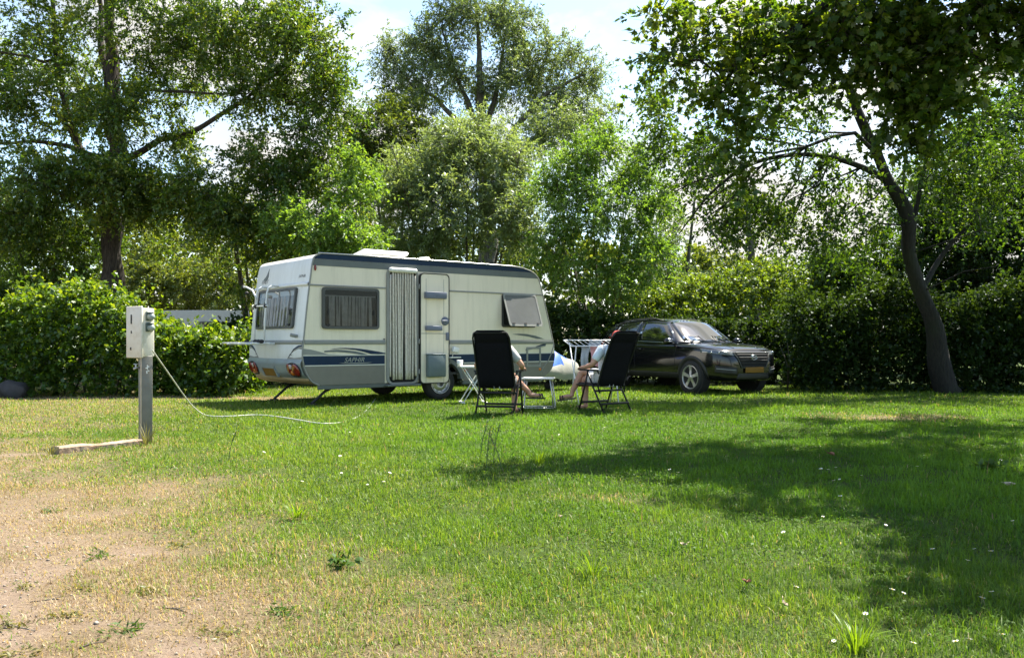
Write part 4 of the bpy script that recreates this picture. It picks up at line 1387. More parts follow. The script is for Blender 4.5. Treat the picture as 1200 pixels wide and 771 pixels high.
for s in (-1, 1):
    d = (0, -s, 0)
    y = s * 1.0
    for (x0, x1, t0, t1) in ((-1.52, -.62, .12, .0), (-.54, .40, .0, .0)):
        za, zb_ = lerp(x0, ZT) + .01, lerp(x1, ZT) + .01
        if x1 > 0:
            cs = [(x0, y, za), (.78, y, 1.07), (.26, y, 1.50), (x0, y, 1.555)]
        else:
            cs = [(x0, y, za + .03), (x1, y, zb_), (x1, y, 1.555), (x0 + .08, y, 1.50)]
        panel('side_window', BA, cs, d, M['car_glass'], .007, rnd=.12)
    panel('side_window', BA, [(-1.92, y, 1.24), (-1.60, y, 1.17), (-1.54, y, 1.47), (-1.80, y, 1.42)], d, M['car_glass'], .007, rnd=.3)
    # chrome line under the glass, door seams, sills and arches
    seam('belt_trim', BA, [(-1.9, y, 1.19), (-.6, y, 1.105), (.8, y, 1.06)], d, .010, 'chrome', .004)
    seam('door_seam', BB, [(-.58, y, 1.05), (-.60, y, .42)], d); seam('door_seam', BB, [(.82, y, 1.0), (.80, y, .45)], d)
    seam('door_seam', BB, [(-1.5, y, 1.05), (-1.2, y, .78), (-.98, y, .42)], d)
    for x in (-.42, -1.35):
        p = cast(BB, (x, y, .93), d, .0)
        mb = MB(); mb.box((p.x, p.y + s * .03, .93), (.19, .03, .032), bev=.012)
        for q in (-.08, .08): mb.box((p.x + q, p.y + s * .012, .93), (.02, .04, .03), bev=.006)
        mb.build('door_handle', M['car'], car)
    panel('sill', BB, [(-.95, y, .30), (.95, y, .30), (.95, y, .43), (-.95, y, .43)], d, M['car_trim'], .012, nu=16)
    for xa, nm in ((1.335, 'f'), (-1.335, 'r')):
        mb = MB(); n = 26; r0, r1 = .375, .455
        for rr, rr2, dy in ((r0, r1, .012),):
            vs, fs = [], []
            for i in range(n + 1):
                a = R(-22 + 224 * i / n)
                for r_, o in ((r0, -.06), (r0, .016), (r1 - .015, .018), (r1, .002)):
                    p = cast(BB, (xa + r_ * math.cos(a), y, max(.27, .345 + r_ * math.sin(a))), d, o)
                    vs.append((xa + r_ * math.cos(a), p.y, .345 + r_ * math.sin(a)))
            for i in range(n):
                for j in range(3): fs.append((i * 4 + j, i * 4 + j + 1, (i + 1) * 4 + j + 1, (i + 1) * 4 + j))
            mb.add(vs, fs, True)
        mb.build('arch_cladding', M['car_trim'], car)
        # black disc painted in for the shade of the wheel well
        mb = MB(); P = [(xa + .385 * math.cos(2 * math.pi * i / 30), .345 + .385 * math.sin(2 * math.pi * i / 30)) for i in range(30)]
        yw = cast(BB, (xa, y, .6), d, .006).y
        mb.prism(P, yw, yw - s * .2, lambda a, b, q: (a, q, b)); mb.build('wheel_well_shade', M['gap'], car)
        T = Matrix.Translation((xa, yw - s * .085, .345))
        o = s
        mb = MB(); mb.lathe([(.235, .105), (.27, .115), (.32, .108), (.342, .08), (.346, 0), (.342, -.08), (.32, -.108), (.27, -.115), (.235, -.105)], 40, T)
        ty = mb.build('wheel', M['tyre'], car)
        mb = MB(); mb.lathe([(.252, o * .112), (.240, o * .118), (.228, o * .10), (.222, o * .02), (.222, -o * .08)], 36, T)
        mb.lathe([(.062, o * .04), (.06, o * .10), (.045, o * .11), (0, o * .112)], 18, T)
        for kk in range(5):
            a = 2 * math.pi * (kk + .25) / 5
            Rm = T @ Matrix.Rotation(-a, 4, 'Y')
            vs = []
            for (x_, hw_, yy) in ((.04, .030, .105), (.14, .032, .098), (.232, .042, .105)):
                vs += [(x_, o * yy, -hw_), (x_, o * yy, hw_), (x_, o * (yy - .04), hw_), (x_, o * (yy - .04), -hw_)]
            fs = []
            for i in range(2):
                for j in range(4): fs.append((i * 4 + j, i * 4 + (j + 1) % 4, (i + 1) * 4 + (j + 1) % 4, (i + 1) * 4 + j))
            mb.add(vs, fs, False, Rm)
        mb.build('rim', M['rim'], ty)
        mb = MB(); mb.lathe([(.215, o * .03), (0, o * .03)], 30, T); mb.build('brake_disc', M['gap'], ty)
    # mirror
    mb = MB(); mb.sphere((.72, s * 1.02, 1.10), (.10, .11, .08)); mb.tube([(.74, s * .86, 1.04), (.73, s * .97, 1.06)], [.03, .035], 8)
    mb.build('wing_mirror', M['car'], car)
    mb = MB(); mb.box((.81, s * 1.03, 1.10), (.02, .10, .022), bev=.008); mb.build('mirror_trim', M['chrome'], car)
    # roof rail
    mb = MB(); P = [tuple(cast(BC, (x, s * .545, 2.2), (0, 0, -1), 0.022 if -1.5 < x < -.1 else .0)) for x in np.linspace(-1.62, .02, 15)]
    mb.tube(P, .013, 8); mb.build('roof_rail', M['car_trim'], car)
    # headlamp wraps round the corner
    hl = panel('headlight', BB, [(2.25, s * .50, .80), (1.72, s * 1.02, .865), (1.70, s * 1.02, .945), (2.20, s * .50, .875)], (-.7, -s * .75, 0), M['lamp_glass'], .007, nu=16, nv=6)
    for q, t in enumerate((.3, .5, .72)):
        p = cast(BB, (2.25 - .5 * t, s * (.5 + .5 * t), .855 + .02 * t), (-.7, -s * .75, 0), .012)
        mb = MB(); mb.sphere(p, .026 - .003 * q, n=10, m=6); mb.build('bulb', M['chrome'], hl)
    panel('lamp_strip', BB, [(2.22, s * .50, .50), (2.02, s * .84, .535), (2.02, s * .84, .548), (2.22, s * .50, .513)], (-.8, -s * .6, 0), M['drl'], .012, nu=12, nv=3)
    panel('fog_recess', BB, [(2.22, s * .46, .42), (2.0, s * .86, .45), (2.0, s * .86, .60), (2.22, s * .46, .56)], (-.8, -s * .6, 0), M['car_trim'], .004, nu=12, nv=5)
    panel('rear_lamp', BA, [(-2.24, s * .55, 1.0), (-1.98, s * .92, .98), (-1.98, s * .92, 1.10), (-2.22, s * .55, 1.10)], (.7, -s * .7, 0), M['red_lens'], .008)
panel('windscreen', BC, [(.97, -.70, 1.5), (.97, .70, 1.5), (.22, .545, 1.5), (.22, -.545, 1.5)], (0, 0, -1), M['car_glass'], .007, nu=16, nv=12, rnd=.06)
panel('rear_window', BC, [(-2.12, -.58, 1.3), (-2.12, .58, 1.3), (-1.78, .5, 1.3), (-1.78, -.5, 1.3)], (0, 0, -1), M['car_glass'], .007, rnd=.06)
for y_ in (-.35, .3):
    mb = MB(); mb.tube([tuple(cast(BC, (1.02 - .02 * abs(k), y_ + k * .05, 1.5), (0, 0, -1), .02)) for k in range(-5, 6)], .008, 5); mb.build('wiper', M['car_trim'], car)
seam('bonnet_seam', BB, [(2.05, -.62, 1.3), (1.5, -.76, 1.3), (.98, -.80, 1.3)], (0, 0, -1)); seam('bonnet_seam', BB, [(2.05, .62, 1.3), (1.5, .76, 1.3), (.98, .80, 1.3)], (0, 0, -1))
seam('bonnet_crease', BB, [(2.0, -.34, 1.3), (1.0, -.5, 1.3)], (0, 0, -1), .008, 'car'); seam('bonnet_crease', BB, [(2.0, .34, 1.3), (1.0, .5, 1.3)], (0, 0, -1), .008, 'car')
# face: grille with bars, badge, plate, lower intake
fw = (-1, 0, 0)
gr = panel('grille', BB, [(2.4, -.34, .56), (2.4, .34, .56), (2.4, .50, .86), (2.4, -.50, .86)], fw, M['gap'], .008, nu=14, nv=8)
for k in range(5):
    z = .59 + .058 * k; w_ = .33 + .14 * (z - .56) / .30
    mb = MB(); mb.tube([tuple(cast(BB, (2.4, -w_ + 2 * w_ * i / 14, z), fw, .020)) for i in range(15)], [.009] * 15, 6, flat=.8); mb.build('grille_bar', M['car_trim'], gr)
mb = MB(); P = [(-.34, .56), (.34, .56), (.50, .86), (-.50, .86), (-.34, .56)]
mb.tube([tuple(cast(BB, (2.4, P[i][0] + (P[i + 1][0] - P[i][0]) * j / 8, P[i][1] + (P[i + 1][1] - P[i][1]) * j / 8), fw, .012)) for i in range(4) for j in range(8)] + [tuple(cast(BB, (2.4, P[0][0], P[0][1]), fw, .012))], .013, 6)
mb.build('grille_surround', M['frame_grey'], gr)
cb = cast(BB, (2.4, 0, .765), fw, .03)
mb = MB()
ring = [(cb.x, .085 * math.cos(2 * math.pi * i / 24), .765 + .046 * math.sin(2 * math.pi * i / 24)) for i in range(25)]
mb.tube(ring, .007, 6, cap=False)
mb.tube([(cb.x, -.048, .735), (cb.x, -.030, .798)], .008, 6); mb.tube([(cb.x, .030, .735), (cb.x, .048, .798)], .008, 6); mb.tube([(cb.x, -.042, .760), (cb.x, .042, .775)], .007, 6)
mb.build('badge', M['chrome'], car)
p = cast(BB, (2.4, 0, .50), fw, .02)
mb = MB(); mb.box((p.x + .012, 0, .51), (.02, .52, .115), bev=.006); mb.build('number_plate', M['plate'], car)
panel('lower_intake', BB, [(2.4, -.46, .32), (2.4, .46, .32), (2.4, .42, .44), (2.4, -.42, .44)], fw, M['car_trim'], .006, nu=12)

# ================================================================== people
def skin(name, J, E, m, parent, root=0, sub=2, smooth=.0, extra=None):
    """one continuous skin grown round a stick skeleton; J: (x, y, z, radius)"""
    me = bpy.data.meshes.new(name)
    me.from_pydata([j[:3] for j in J], E, [])
    o = link(name, me, parent)
    md = o.modifiers.new('skin', 'SKIN'); md.use_smooth_shade = True; md.branch_smoothing = smooth
    for i, j in enumerate(J):
        r = j[3] if not isinstance(j[3], tuple) else j[3]
        o.data.skin_vertices[0].data[i].radius = r if isinstance(r, tuple) else (r, r)
        o.data.skin_vertices[0].data[i].use_root = (i == root)
    s = o.modifiers.new('sub', 'SUBSURF'); s.levels = sub; s.render_levels = sub
    bake(o)
    me = o.data
    if extra is not None:
        bm = bmesh.new(); bm.from_mesh(me)
        t = bpy.data.meshes.new('x'); t.from_pydata(extra.v, [], extra.f); t.polygons.foreach_set('use_smooth', [True] * len(extra.f))
        bm.from_mesh(t); bm.to_mesh(me); bm.free(); bpy.data.meshes.remove(t)
    me.materials.clear(); me.materials.append(m)
    for p in me.polygons: p.use_smooth = True
    return o


def person(label, loc, rz, arms, legs, head, shirt, shorts, shoe, cap=None, hair=None):
    """arms, legs: two lists of joints (left, right) in the seat's own frame"""
    root = empty('person', loc, rz, label, 'person')
    pel, ch, nk, hd_ = np.array([0, .17, .54]), np.array([0, .03, .90]), np.array([0, -.05, 1.05]), np.array(head)
    J = [(*pel, .115), (0, .11, .70, .105), (*ch, .115), (*nk, .052), (*(nk * .55 + hd_ * .45), .052), (*(hd_ - [0, 0, .02]), .082), (*(hd_ + [0, 0, .055]), .088)]
    E = [(0, 1), (1, 2), (2, 3), (3, 4), (4, 5), (5, 6)]
    for A in arms:
        i = len(J)
        for q, r in zip(A, (.062, .046, .034, .030, .026)):
            J.append((*q, r))
        E += [(2, i), (i, i + 1), (i + 1, i + 2), (i + 2, i + 3)]
        w, h = np.array(A[2]), np.array(A[3]); f = unit(h - w); sd_ = unit(np.cross(f, [0, 0, 1.0]))
        sx = 1 if A[0][0] > 0 else -1
        for k, (off, ln) in enumerate(((-.030, .062), (-.010, .075), (.010, .07), (.029, .055))):
            b = h + sd_ * off * 1.05 + f * .015
            m_ = b + f * ln * .55 + np.array([0, 0, -.008]); e = m_ + f * ln * .35 + np.array([0, 0, -.025])
            n0 = len(J); J += [(*b, .0095), (*m_, .009), (*e, .0075)]; E += [(i + 3, n0), (n0, n0 + 1), (n0 + 1, n0 + 2)]
        b = (w * .4 + h * .6) - sd_ * .036 * sx; e = b + f * .035 - sd_ * .02 * sx; e2 = e + f * .025 + np.array([0, 0, -.012])
        n0 = len(J); J += [(*b, .012), (*e, .0105), (*e2, .0085)]; E += [(i + 2, n0), (n0, n0 + 1), (n0 + 1, n0 + 2)]
    feet = []
    for Lg in legs:
        i = len(J)
        for q, r in zip(Lg, (.098, .068, .062, .040, .042, .032, .022)):
            J.append((*q, r))
        # calf bulge between knee and ankle
        E += [(0, i), (i, i + 1)]
        E += [(i + k, i + k + 1) for k in range(1, len(Lg) - 1)]
        feet.append(Lg[-3:])
    ex = MB()
    hx, hy, hz = hd_
    ex.sphere((hx, hy + .098, hz + .0), (.014, .02, .022), n=8, m=6)
    for s in (-1, 1):
        ex.sphere((hx + s * .088, hy + .0, hz + .01), (.012, .022, .034), n=8, m=6)
        ex.sphere((hx + s * .034, hy + .086, hz + .028), (.016, .012, .010), n=8, m=6)
    ex.sphere((hx, hy + .085, hz - .045), (.028, .012, .008), n=8, m=6)
    skin('body', J, E, M['skin'], root, extra=ex)
    # shirt: torso and short sleeves
    J = [(0, .165, .56, .130), (0, .11, .70, .128), (0, .03, .90, .130), (0, -.02, 1.01, .09)]
    E = [(0, 1), (1, 2), (2, 3)]
    for A in arms:
        i = len(J); a, b = np.array(A[0]), np.array(A[1])
        J += [(*a, .088), (*(a * .5 + b * .5), .076), (*(a * .22 + b * .78), .074)]; E += [(2, i), (i, i + 1), (i + 1, i + 2)]
    skin('shirt', J, E, shirt, root)
    J = [(0, .17, .535, .132)]; E = []
    for Lg in legs:
        i = len(J); a, b = np.array(Lg[0]), np.array(Lg[1])
        J += [(*a, .118), (*(a * .5 + b * .5), .104), (*(a * .18 + b * .82), .094)]; E += [(0, i), (i, i + 1), (i + 1, i + 2)]
    skin('shorts', J, E, shorts, root)
    for hp in feet:
        a, m_, t = [np.array(q) for q in hp]
        d = unit(t - a); n_ = unit(np.cross(np.cross(d, [0, 0, 1.0]), d)); s = unit(np.cross(d, n_))
        c0 = a - d * .05 - n_ * .045; L = np.linalg.norm(t - a) + .10
        mb = MB(); P = [(0, .030), (.03, .036), (.12, .032), (.2, .042), (.26, .036), (.285, .012)]
        pts = [(q, w_) for q, w_ in P] + [(q, -w_) for q, w_ in P[::-1]]
        mb.prism([(q * L / .285, w_) for q, w_ in pts], -.012, .012, lambda x, y, k: tuple(c0 + d * x + s * y + n_ * k))
        arc = [tuple(c0 + d * .17 * L / .25 + s * .048 * math.cos(R(g)) + n_ * (.01 + .062 * math.sin(R(g)))) for g in range(0, 181, 20)]
        mb.tube(arc, .010, 6); mb.tube([tuple(np.array(q) + d * .045) for q in arc], .010, 6)
        mb.build('sandal', shoe, root)
    if cap is not None:
        mb = MB(); prof = [(.0, .125), (.05, .118), (.085, .088), (.102, .045), (.104, .015)]
        mb.lathe([(r, y) for r, y in prof], 18, Matrix.Translation((hx, hy, hz + .035)) @ Matrix.Rotation(R(90), 4, 'X') )
        mb.prism([(.08 * math.cos(R(g)) * 1.05, .085 + .085 * math.sin(R(g))) for g in range(0, 181, 18)], .045, .055, lambda x, y, k: (hx + x, hy + y, hz + k))
        mb.build('cap', cap, root)
    else:
        mb = MB(); mb.sphere((hx, hy - .018, hz + .048), (.100, .104, .088), n=14, m=9); mb.build('hair', hair, root)
    return root


# ------------------------------------------------------------ camping chairs
def camp_chair(loc, rz, label):
    c = empty('camping_chair', loc, rz, label, 'chair', 'black camping chairs')
    mb = MB()
    # padded high back: a curved slab with a pillow roll at the top
    zs = [(.40, .02, .27), (.55, -.03, .275), (.75, -.11, .275), (.95, -.195, .272), (1.06, -.245, .268), (1.08, -.25, .266), (1.10, -.262, .266), (1.18, -.30, .262), (1.235, -.33, .245), (1.262, -.35, .20)]
    K = 9; vs, fs = [], []
    for q, (z, y, h) in enumerate(zs):
        th = .026 if z < 1.07 else .042
        if abs(z - 1.08) < .005: th = .018
        for j in range(K):
            t = 2 * j / (K - 1) - 1
            vs.append((h * t, y + .02 * (1 - t * t) - th * (1 - t ** 4) - .004, z))
        for j in range(K):
            t = 1 - 2 * j / (K - 1)
            vs.append((h * t, y + .02 * (1 - t * t) + th * .6 * (1 - t ** 4), z))
    n = 2 * K
    for i in range(len(zs) - 1):
        for j in range(n): fs.append((i * n + j, i * n + (j + 1) % n, (i + 1) * n + (j + 1) % n, (i + 1) * n + j))
    fs += [tuple(range(n)), tuple((len(zs) - 1) * n + j for j in range(n))]
    mb.add(vs, fs, True); mb.build('backrest', M['black_cloth'], c)
    mb = MB(); mb.box((0, .27, .425), (.50, .50, .045), bev=.02); mb.box((0, .5, .41), (.49, .07, .06), bev=.025); mb.build('seat', M['black_cloth'], c)
    mb = MB()
    for s in (-1, 1):
        mb.tube([(s * .265, -.02, .30), (s * .28, .02, .42), (s * .282, -.11, .75), (s * .278, -.30, 1.15), (s * .25, -.345, 1.225)], .013, 7)
        mb.tube([(s * .265, -.02, .41), (s * .265, .52, .415)], .013, 7)
    mb.tube([(-.25, -.345, 1.225), (.25, -.345, 1.225)], .012, 7)
    mb.build('frame', M['black_tube'], c)
    for s in (-1, 1):
        mb = MB(); mb.box((s * .325, .18, .655), (.05, .44, .028), bev=.013, seg=3); mb.tube([(s * .31, -.05, .60), (s * .325, -.02, .65)], .014, 6); mb.build('armrest', M['car_trim'], c)
        mb = MB(); mb.tube([(s * .31, .20, .645), (s * .30, .30, .38), (s * .29, .44, .012)], .015, 7); mb.sphere((s * .29, .44, .015), .02, n=8, m=6); mb.build('leg', M['black_tube'], c)
        mb = MB(); mb.tube([(s * .31, .22, .645), (s * .295, .10, .38), (s * .29, -.13, .012)], .015, 7); mb.sphere((s * .29, -.13, .015), .02, n=8, m=6); mb.build('leg', M['black_tube'], c)
    for y, z in ((-.085, .135), (.06, .33), (.38, .14)):
        mb = MB(); mb.box((0, y, z), (.59, .018, .034), bev=.007); mb.build('crossbar', M['black_tube'], c)
    return c


CH1, RZ1 = (-.23, 12.74, 0), R(-15)
camp_chair(CH1, RZ1, 'black high backed camping chair in front of the caravan, nearer the caravan door')
CH2, RZ2 = (1.56, 13.37, 0), math.atan2(.6, .8)
camp_chair(CH2, RZ2, 'black high backed camping chair in front of the parked car, turned to the left')
person('seated person in a light grey shirt, mostly hidden by the black chair nearer the caravan', CH1, RZ1,
       [[(-.20, .02, .97), (-.33, .02, .72), (-.29, .24, .695), (-.285, .33, .69)], [(.20, .02, .97), (.385, .02, .74), (.33, .24, .695), (.325, .33, .69)]],
       [[(-.09, .12, .52), (.06, .56, .60), (.17, .64, .46), (.33, .72, .30), (.33, .70, .26), (.43, .79, .255), (.50, .85, .25)],
        [(.10, .12, .52), (.15, .53, .50), (.15, .50, .32), (.15, .47, .10), (.15, .45, .055), (.16, .55, .04), (.165, .63, .032)]],
       (0, -.10, 1.105), M['shirt_grey'], M['shorts_grey'], M['sandal'], hair=M['grey_hair'])
person('seated person in a red cap and pale shirt, forearm on the armrest of the chair', CH2, RZ2,
       [[(-.20, .02, .97), (-.345, .06, .74), (-.315, .27, .695), (-.31, .35, .69)], [(.20, .02, .97), (.335, .06, .73), (.315, .27, .695), (.31, .35, .69)]],
       [[(-.09, .12, .52), (-.06, .56, .50), (-.06, .55, .32), (-.07, .53, .10), (-.07, .51, .055), (-.09, .61, .04), (-.10, .69, .032)],
        [(.10, .12, .52), (-.07, .60, .62), (-.13, .65, .46), (-.20, .72, .27), (-.20, .70, .22), (-.28, .80, .205), (-.33, .86, .19)]],
       (.01, -.14, 1.11), M['shirt_white'], M['shorts_white'], M['flipflop'], cap=M['red_cap'])

# ---------------------------------------------------------------- small tables
t = empty('folding_table', (at(553, 470, 15.1)[0], 15.1, 0), R(12), 'white folding side table with crossed legs left of the nearer chair', 'table')
mb = MB(); mb.box((0.06, 0, .655), (.58, .44, .03), bev=.01); mb.build('tabletop', M['white'], t)
for s in (-1, 1):
    mb = MB(); mb.tube([(-.16, s * .16, .64), (.22, s * .16, .03)], .02, 6, flat=.5); mb.tube([(.20, s * .19, .64), (-.18, s * .19, .03)], .02, 6, flat=.5); mb.build('leg', M['white'], t)
for x in (-.18, .22):
    mb = MB(); mb.box((x, 0, .022), (.055, .44, .04), bev=.01); mb.build('foot_bar', M['white'], t)
b = at(540, 428, 15.0)
mb = MB(); mb.lathe([(0, 0), (.05, 0), (.055, .1), (.05, .1), (.045, .012), (0, .012)], 14, Matrix.Rotation(R(90), 4, 'X'))
mg = mb.build('mug', M['white'], None); mg.location = (b[0] - .02, 15.05, .671); tag(mg, 'white mug on the white folding side table', 'mug')

s_ = empty('folding_stool', (at(631, 480, 13.9)[0], 13.9, 0), R(-8), 'low silver tube folding stool with a pale top beside the nearer chair', 'stool')
mb = MB(); mb.box((0, 0, .50), (.52, .34, .028), bev=.01); mb.build('seat', M['white'], s_)
for x in (-.2, .2):
    mb = MB(); mb.tube([(x, -.15, .49), (x + .04 * np.sign(x), -.16, .25), (x + .06 * np.sign(x), -.18, .02), (x + .06 * np.sign(x), .18, .02), (x + .04 * np.sign(x), .16, .25), (x, .15, .49)], .012, 7); mb.build('leg', M['alu'], s_)
for y in (-.18, .18):
    mb = MB(); mb.tube([(-.26, y, .03), (.26, y, .03)], .012, 6); mb.build('crossbar', M['alu'], s_)

# ------------------------------------------------------------- drying rack
k_ = empty('drying_rack', (at(697, 450, 14.9)[0], 14.9, 0), R(10), 'white wire drying rack standing behind the seated person', 'drying rack')
mb = MB(); W2, D2, zt = .44, .30, 1.02
mb.tube([(-W2 - .05, -D2, zt), (W2, -D2, zt), (W2, D2, zt + .10), (-W2 - .05, D2, zt + .10), (-W2 - .05, -D2, zt)], .011, 6)
for i in range(9):
    x = -W2 + .1 * i; mb.tube([(x, -D2, zt), (x, D2, zt + .10)], .0045, 4)
mb.build('wire_frame', M['wire'], k_)
for s in (-1, 1):
    mb = MB(); mb.tube([(s * W2 * .9, -D2 * .8, zt - .01), (s * W2 * .8, D2 * .9, .0)], .011, 6); mb.tube([(s * W2 * .9, D2 * .8, zt + .06), (s * W2 * .8, -D2 * .9, .0)], .011, 6); mb.build('leg', M['wire'], k_)


def cloth(name, label, m, x0, x1, z1, z0, Y, seed, rz=0.0):
    """a hanging piece of laundry over a wire"""
    r = np.random.default_rng(seed); mb = MB(); nu, nv_ = 10, 10; vs, fs = [], []
    for i in range(nu + 1):
        for j in range(nv_ + 1):
            u, v = i / nu, j / nv_
            vs.append((x0 + (x1 - x0) * u + .01 * math.sin(5 * v + seed), Y + .022 * math.sin(u * 11 + seed) * v + .012 * math.sin(v * 7 + 3 * u), z1 + (z0 - z1) * v - .02 * math.sin(u * 3 + seed) * v))
    for i in range(nu):
        for j in range(nv_): fs.append((i * (nv_ + 1) + j, i * (nv_ + 1) + j + 1, (i + 1) * (nv_ + 1) + j + 1, (i + 1) * (nv_ + 1) + j))
    mb.add(vs, fs, True)
    mb.tube([(x0, Y, z1 + .006), (x1, Y, z1 + .006)], .008, 6)
    o = mb.build(name, m); tag(o, label, 'laundry', 'laundry on the drying rack')
    return o


p = at(681, 406, 14.75)
cloth('towel', 'pale grey cloth hanging at the left end of the drying rack', M['greycloth'], p[0], p[0] + .13, .985, .62, 14.72, 2)
p = at(692, 400, 14.75)
cloth('shirt', 'pink garment hanging on the drying rack beside the red capped person', M['pink'], p[0], p[0] + .17, 1.02, .68, 14.74, 5)
p = at(691, 400, 14.9)
cloth('towel', 'second grey cloth draped behind the pink garment on the drying rack', M['greycloth'], p[0], p[0] + .22, 1.10, .92, 15.02, 9)

# ----------------------------------------------------------- power pedestal
pb = gat(170.5, 518)
ped = empty('power_pedestal', pb, R(36), 'white electric hookup box on a grey steel post at the left of the lawn', 'power post')
# local +y points away from the camera, the narrow door side faces left
mb = MB(); mb.box((0, 0, .47), (.125, .10, .94), bev=.006); mb.build('post', M['post'], ped)
mb = MB(); mb.box((-.058, -.053, .47), (.012, .012, .93), bev=.003); mb.build('post_edge', M['post_edge'], ped)
mb = MB(); RB = Matrix.Rotation(R(20), 4, 'Z'); mb.box((.0, .07, 1.195), (.155, .24, .53), bev=.014, seg=3, M=RB); mb.build('box', M['pedestal'], ped)
mb = MB(); mb.box((-.094, .055, 1.20), (.028, .26, .56), bev=.009, rot=Matrix.Rotation(R(3), 4, 'Z'), M=RB); mb.build('door', M['pedestal'], ped)
mb = MB(); mb.box((-.112, .09, 1.34), (.006, .02, .10), bev=.002, M=RB); mb.box((-.112, .10, 1.02), (.006, .022, .03), bev=.002, M=RB); mb.box((-.112, .09, 1.20), (.006, .014, .03), bev=.002, M=RB); mb.build('lock', M['dark'], ped)
for z in (1.375, 1.255):
    mb = MB(); mb.box((.008, -.059, z), (.082, .018, .098), bev=.006, M=RB)
    so_ = mb.build('socket', M['socket'], ped)
    mb = MB(); mb.lathe([(0, -.060), (.026, -.056), (.036, -.03), (.038, 0)], 18, RB @ Matrix.Translation((.012, -.066, z - .008)))
    mb.build('socket_lid', M['socket_lid'], so_)
    mb = MB(); mb.box((.005, -.087, z + .036), (.05, .05, .014), bev=.005, M=RB); mb.build('lid_hinge', M['socket'], so_)
mb = MB(); mb.tube([(-.06, .0, .815), (-.10, -.01, .815), (-.125, -.015, .80)], .012, 7); mb.tube([(-.10, -.01, .815), (-.10, -.01, .85)], .010, 6); mb.box((-.10, -.01, .853), (.05, .015, .012), bev=.004); mb.build('tap', M['alu'], ped)
mb = MB()
for (a, b2, w_, h_) in ((0, .84, .010, .05), (.012, .845, .014, .012), (-.012, .83, .016, .012), (.010, .80, .02, .012), (-.006, .785, .012, .03)):
    mb.box((a + .008, -.0515, b2 - .02), (w_, .004, h_), rot=Matrix.Rotation(a * 20, 4, 'Y'))
mb.build('sticker', M['white'], ped)

# the mains lead from the box to the lawn
P = [at(178, 410, 9.15), at(186, 421, 9.4), at(200, 441, 10.1), at(214, 461, 10.9), at(226, 476, 11.6), gat(237, 487) + [0, 0, .03], gat(248, 489.5) + [0, 0, .025], gat(270, 490) + [0, 0, .03], gat(300, 488.5) + [0, 0, .03], gat(325, 490.5) + [0, 0, .03], gat(350, 494.5) + [0, 0, .03], gat(375, 498.5) + [0, 0, .03], gat(398, 496) + [0, 0, .012], gat(420, 488) + [0, 0, .0], gat(432, 478) + [0, 0, .0], gat(440, 470) + [0, 0, .05]]
P = smooth_poly(P, 6)
mb = MB(); mb.tube(P, .0075, 7)
tag(mb.build('power_cable', M['cable']), 'thin white mains cable running from the hookup box onto the lawn', 'cable')

# old kerb timber lying by the post
a, b = gat(66, 531), gat(163, 520)
tl = np.linalg.norm(b - a); ang = math.atan2(b[1] - a[1], b[0] - a[0])
tb_ = empty('timber_beam', a, ang, 'weathered timber edging lying in dry grass at the foot of the steel post', 'timber')
mb = MB(); r_ = random.Random(4)
vs, fs = [], []; N = 22
for i in range(N + 1):
    x = tl * i / N
    w0, h0 = .060 + r_.uniform(-.004, .004), .052 + r_.uniform(-.002, .002) + (.016 if i < 8 else 0)
    for (y, z) in ((-w0, -.02), (-w0 * 1.02, h0 * .75), (-w0 * .72, h0), (w0 * .7, h0 + r_.uniform(-.004, .004)), (w0, h0 * .7), (w0, -.02)):
        vs.append((x + r_.uniform(-.006, .006), y, z))
for i in range(N):
    for j in range(6): fs.append((i * 6 + j, i * 6 + (j + 1) % 6, (i + 1) * 6 + (j + 1) % 6, (i + 1) * 6 + j))
fs += [tuple(range(6)), tuple(N * 6 + j for j in range(6))]
mb.add(vs, fs); mb.build('beam', M['timber'], tb_)


def rock(name, label, loc, r, seed, m=None, cat='boulder'):
    bm = bmesh.new(); bmesh.ops.create_icosphere(bm, subdivisions=3, radius=1)
    rr = np.random.default_rng(seed); pl = unit(rr.normal(size=(9, 3))); d = rr.uniform(.62, .92, 9)
    for v in bm.verts:
        p = np.array(v.co)
        for a_, b_ in zip(pl, d):
            q = p @ a_
            if q > b_: p = p - a_ * (q - b_) * .8
        v.co = p * np.array(r) * (1 + .16 * math.sin(5.3 * p[0] + 2 * p[2]) * math.sin(4.1 * p[1] + 3 * p[2]) + rr.normal(0, .018))
    me = bpy.data.meshes.new(name); bm.to_mesh(me); bm.free(); me.materials.append(m or M['stone'])
    for p in me.polygons: p.use_smooth = True
    o = link(name, me); o.location = loc
    return tag(o, label, cat)


g = gat(6, 467)
rock('boulder', 'dark rounded boulder at the left edge of the lawn before the hedge', (g[0] - .05, g[1] + .3, .10), (.36, .30, .24), 3)

# ------------------------------------------- pale caravan behind the left hedge
wv = empty('white_caravan', (-14.0, 39.0, 0), R(4), 'pale roofed caravan mostly hidden behind the left hedge', 'caravan')
pr = smooth_poly([(-2.6, .5), (-2.72, 1.2), (-2.55, 2.2), (-2.3, 2.46), (-1, 2.52), (1, 2.52), (2.2, 2.46), (2.5, 2.2), (2.75, 1.2), (2.6, .5)], 3)
mb = MB(); mb.prism(pr, 0, 2.2, lambda a, b, d: (a, d, b)); mb.build('shell', M['roof_pale'], wv)
for x in (-1.6, .2, 1.7):
    mb = MB(); mb.frame(rrect(x - .5, 1.3, x + .5, 2.0, .08, 3), rrect(x - .44, 1.36, x + .44, 1.94, .06, 3), .0, .03, lambda a, b, d: (a, -d, b)); f = mb.build('window', M['frame_grey'], wv)
    mb = MB(); mb.prism(rrect(x - .45, 1.35, x + .45, 1.95, .06, 3), .004, .012, lambda a, b, d: (a, -d, b)); mb.build('pane', M['car_glass'], f)
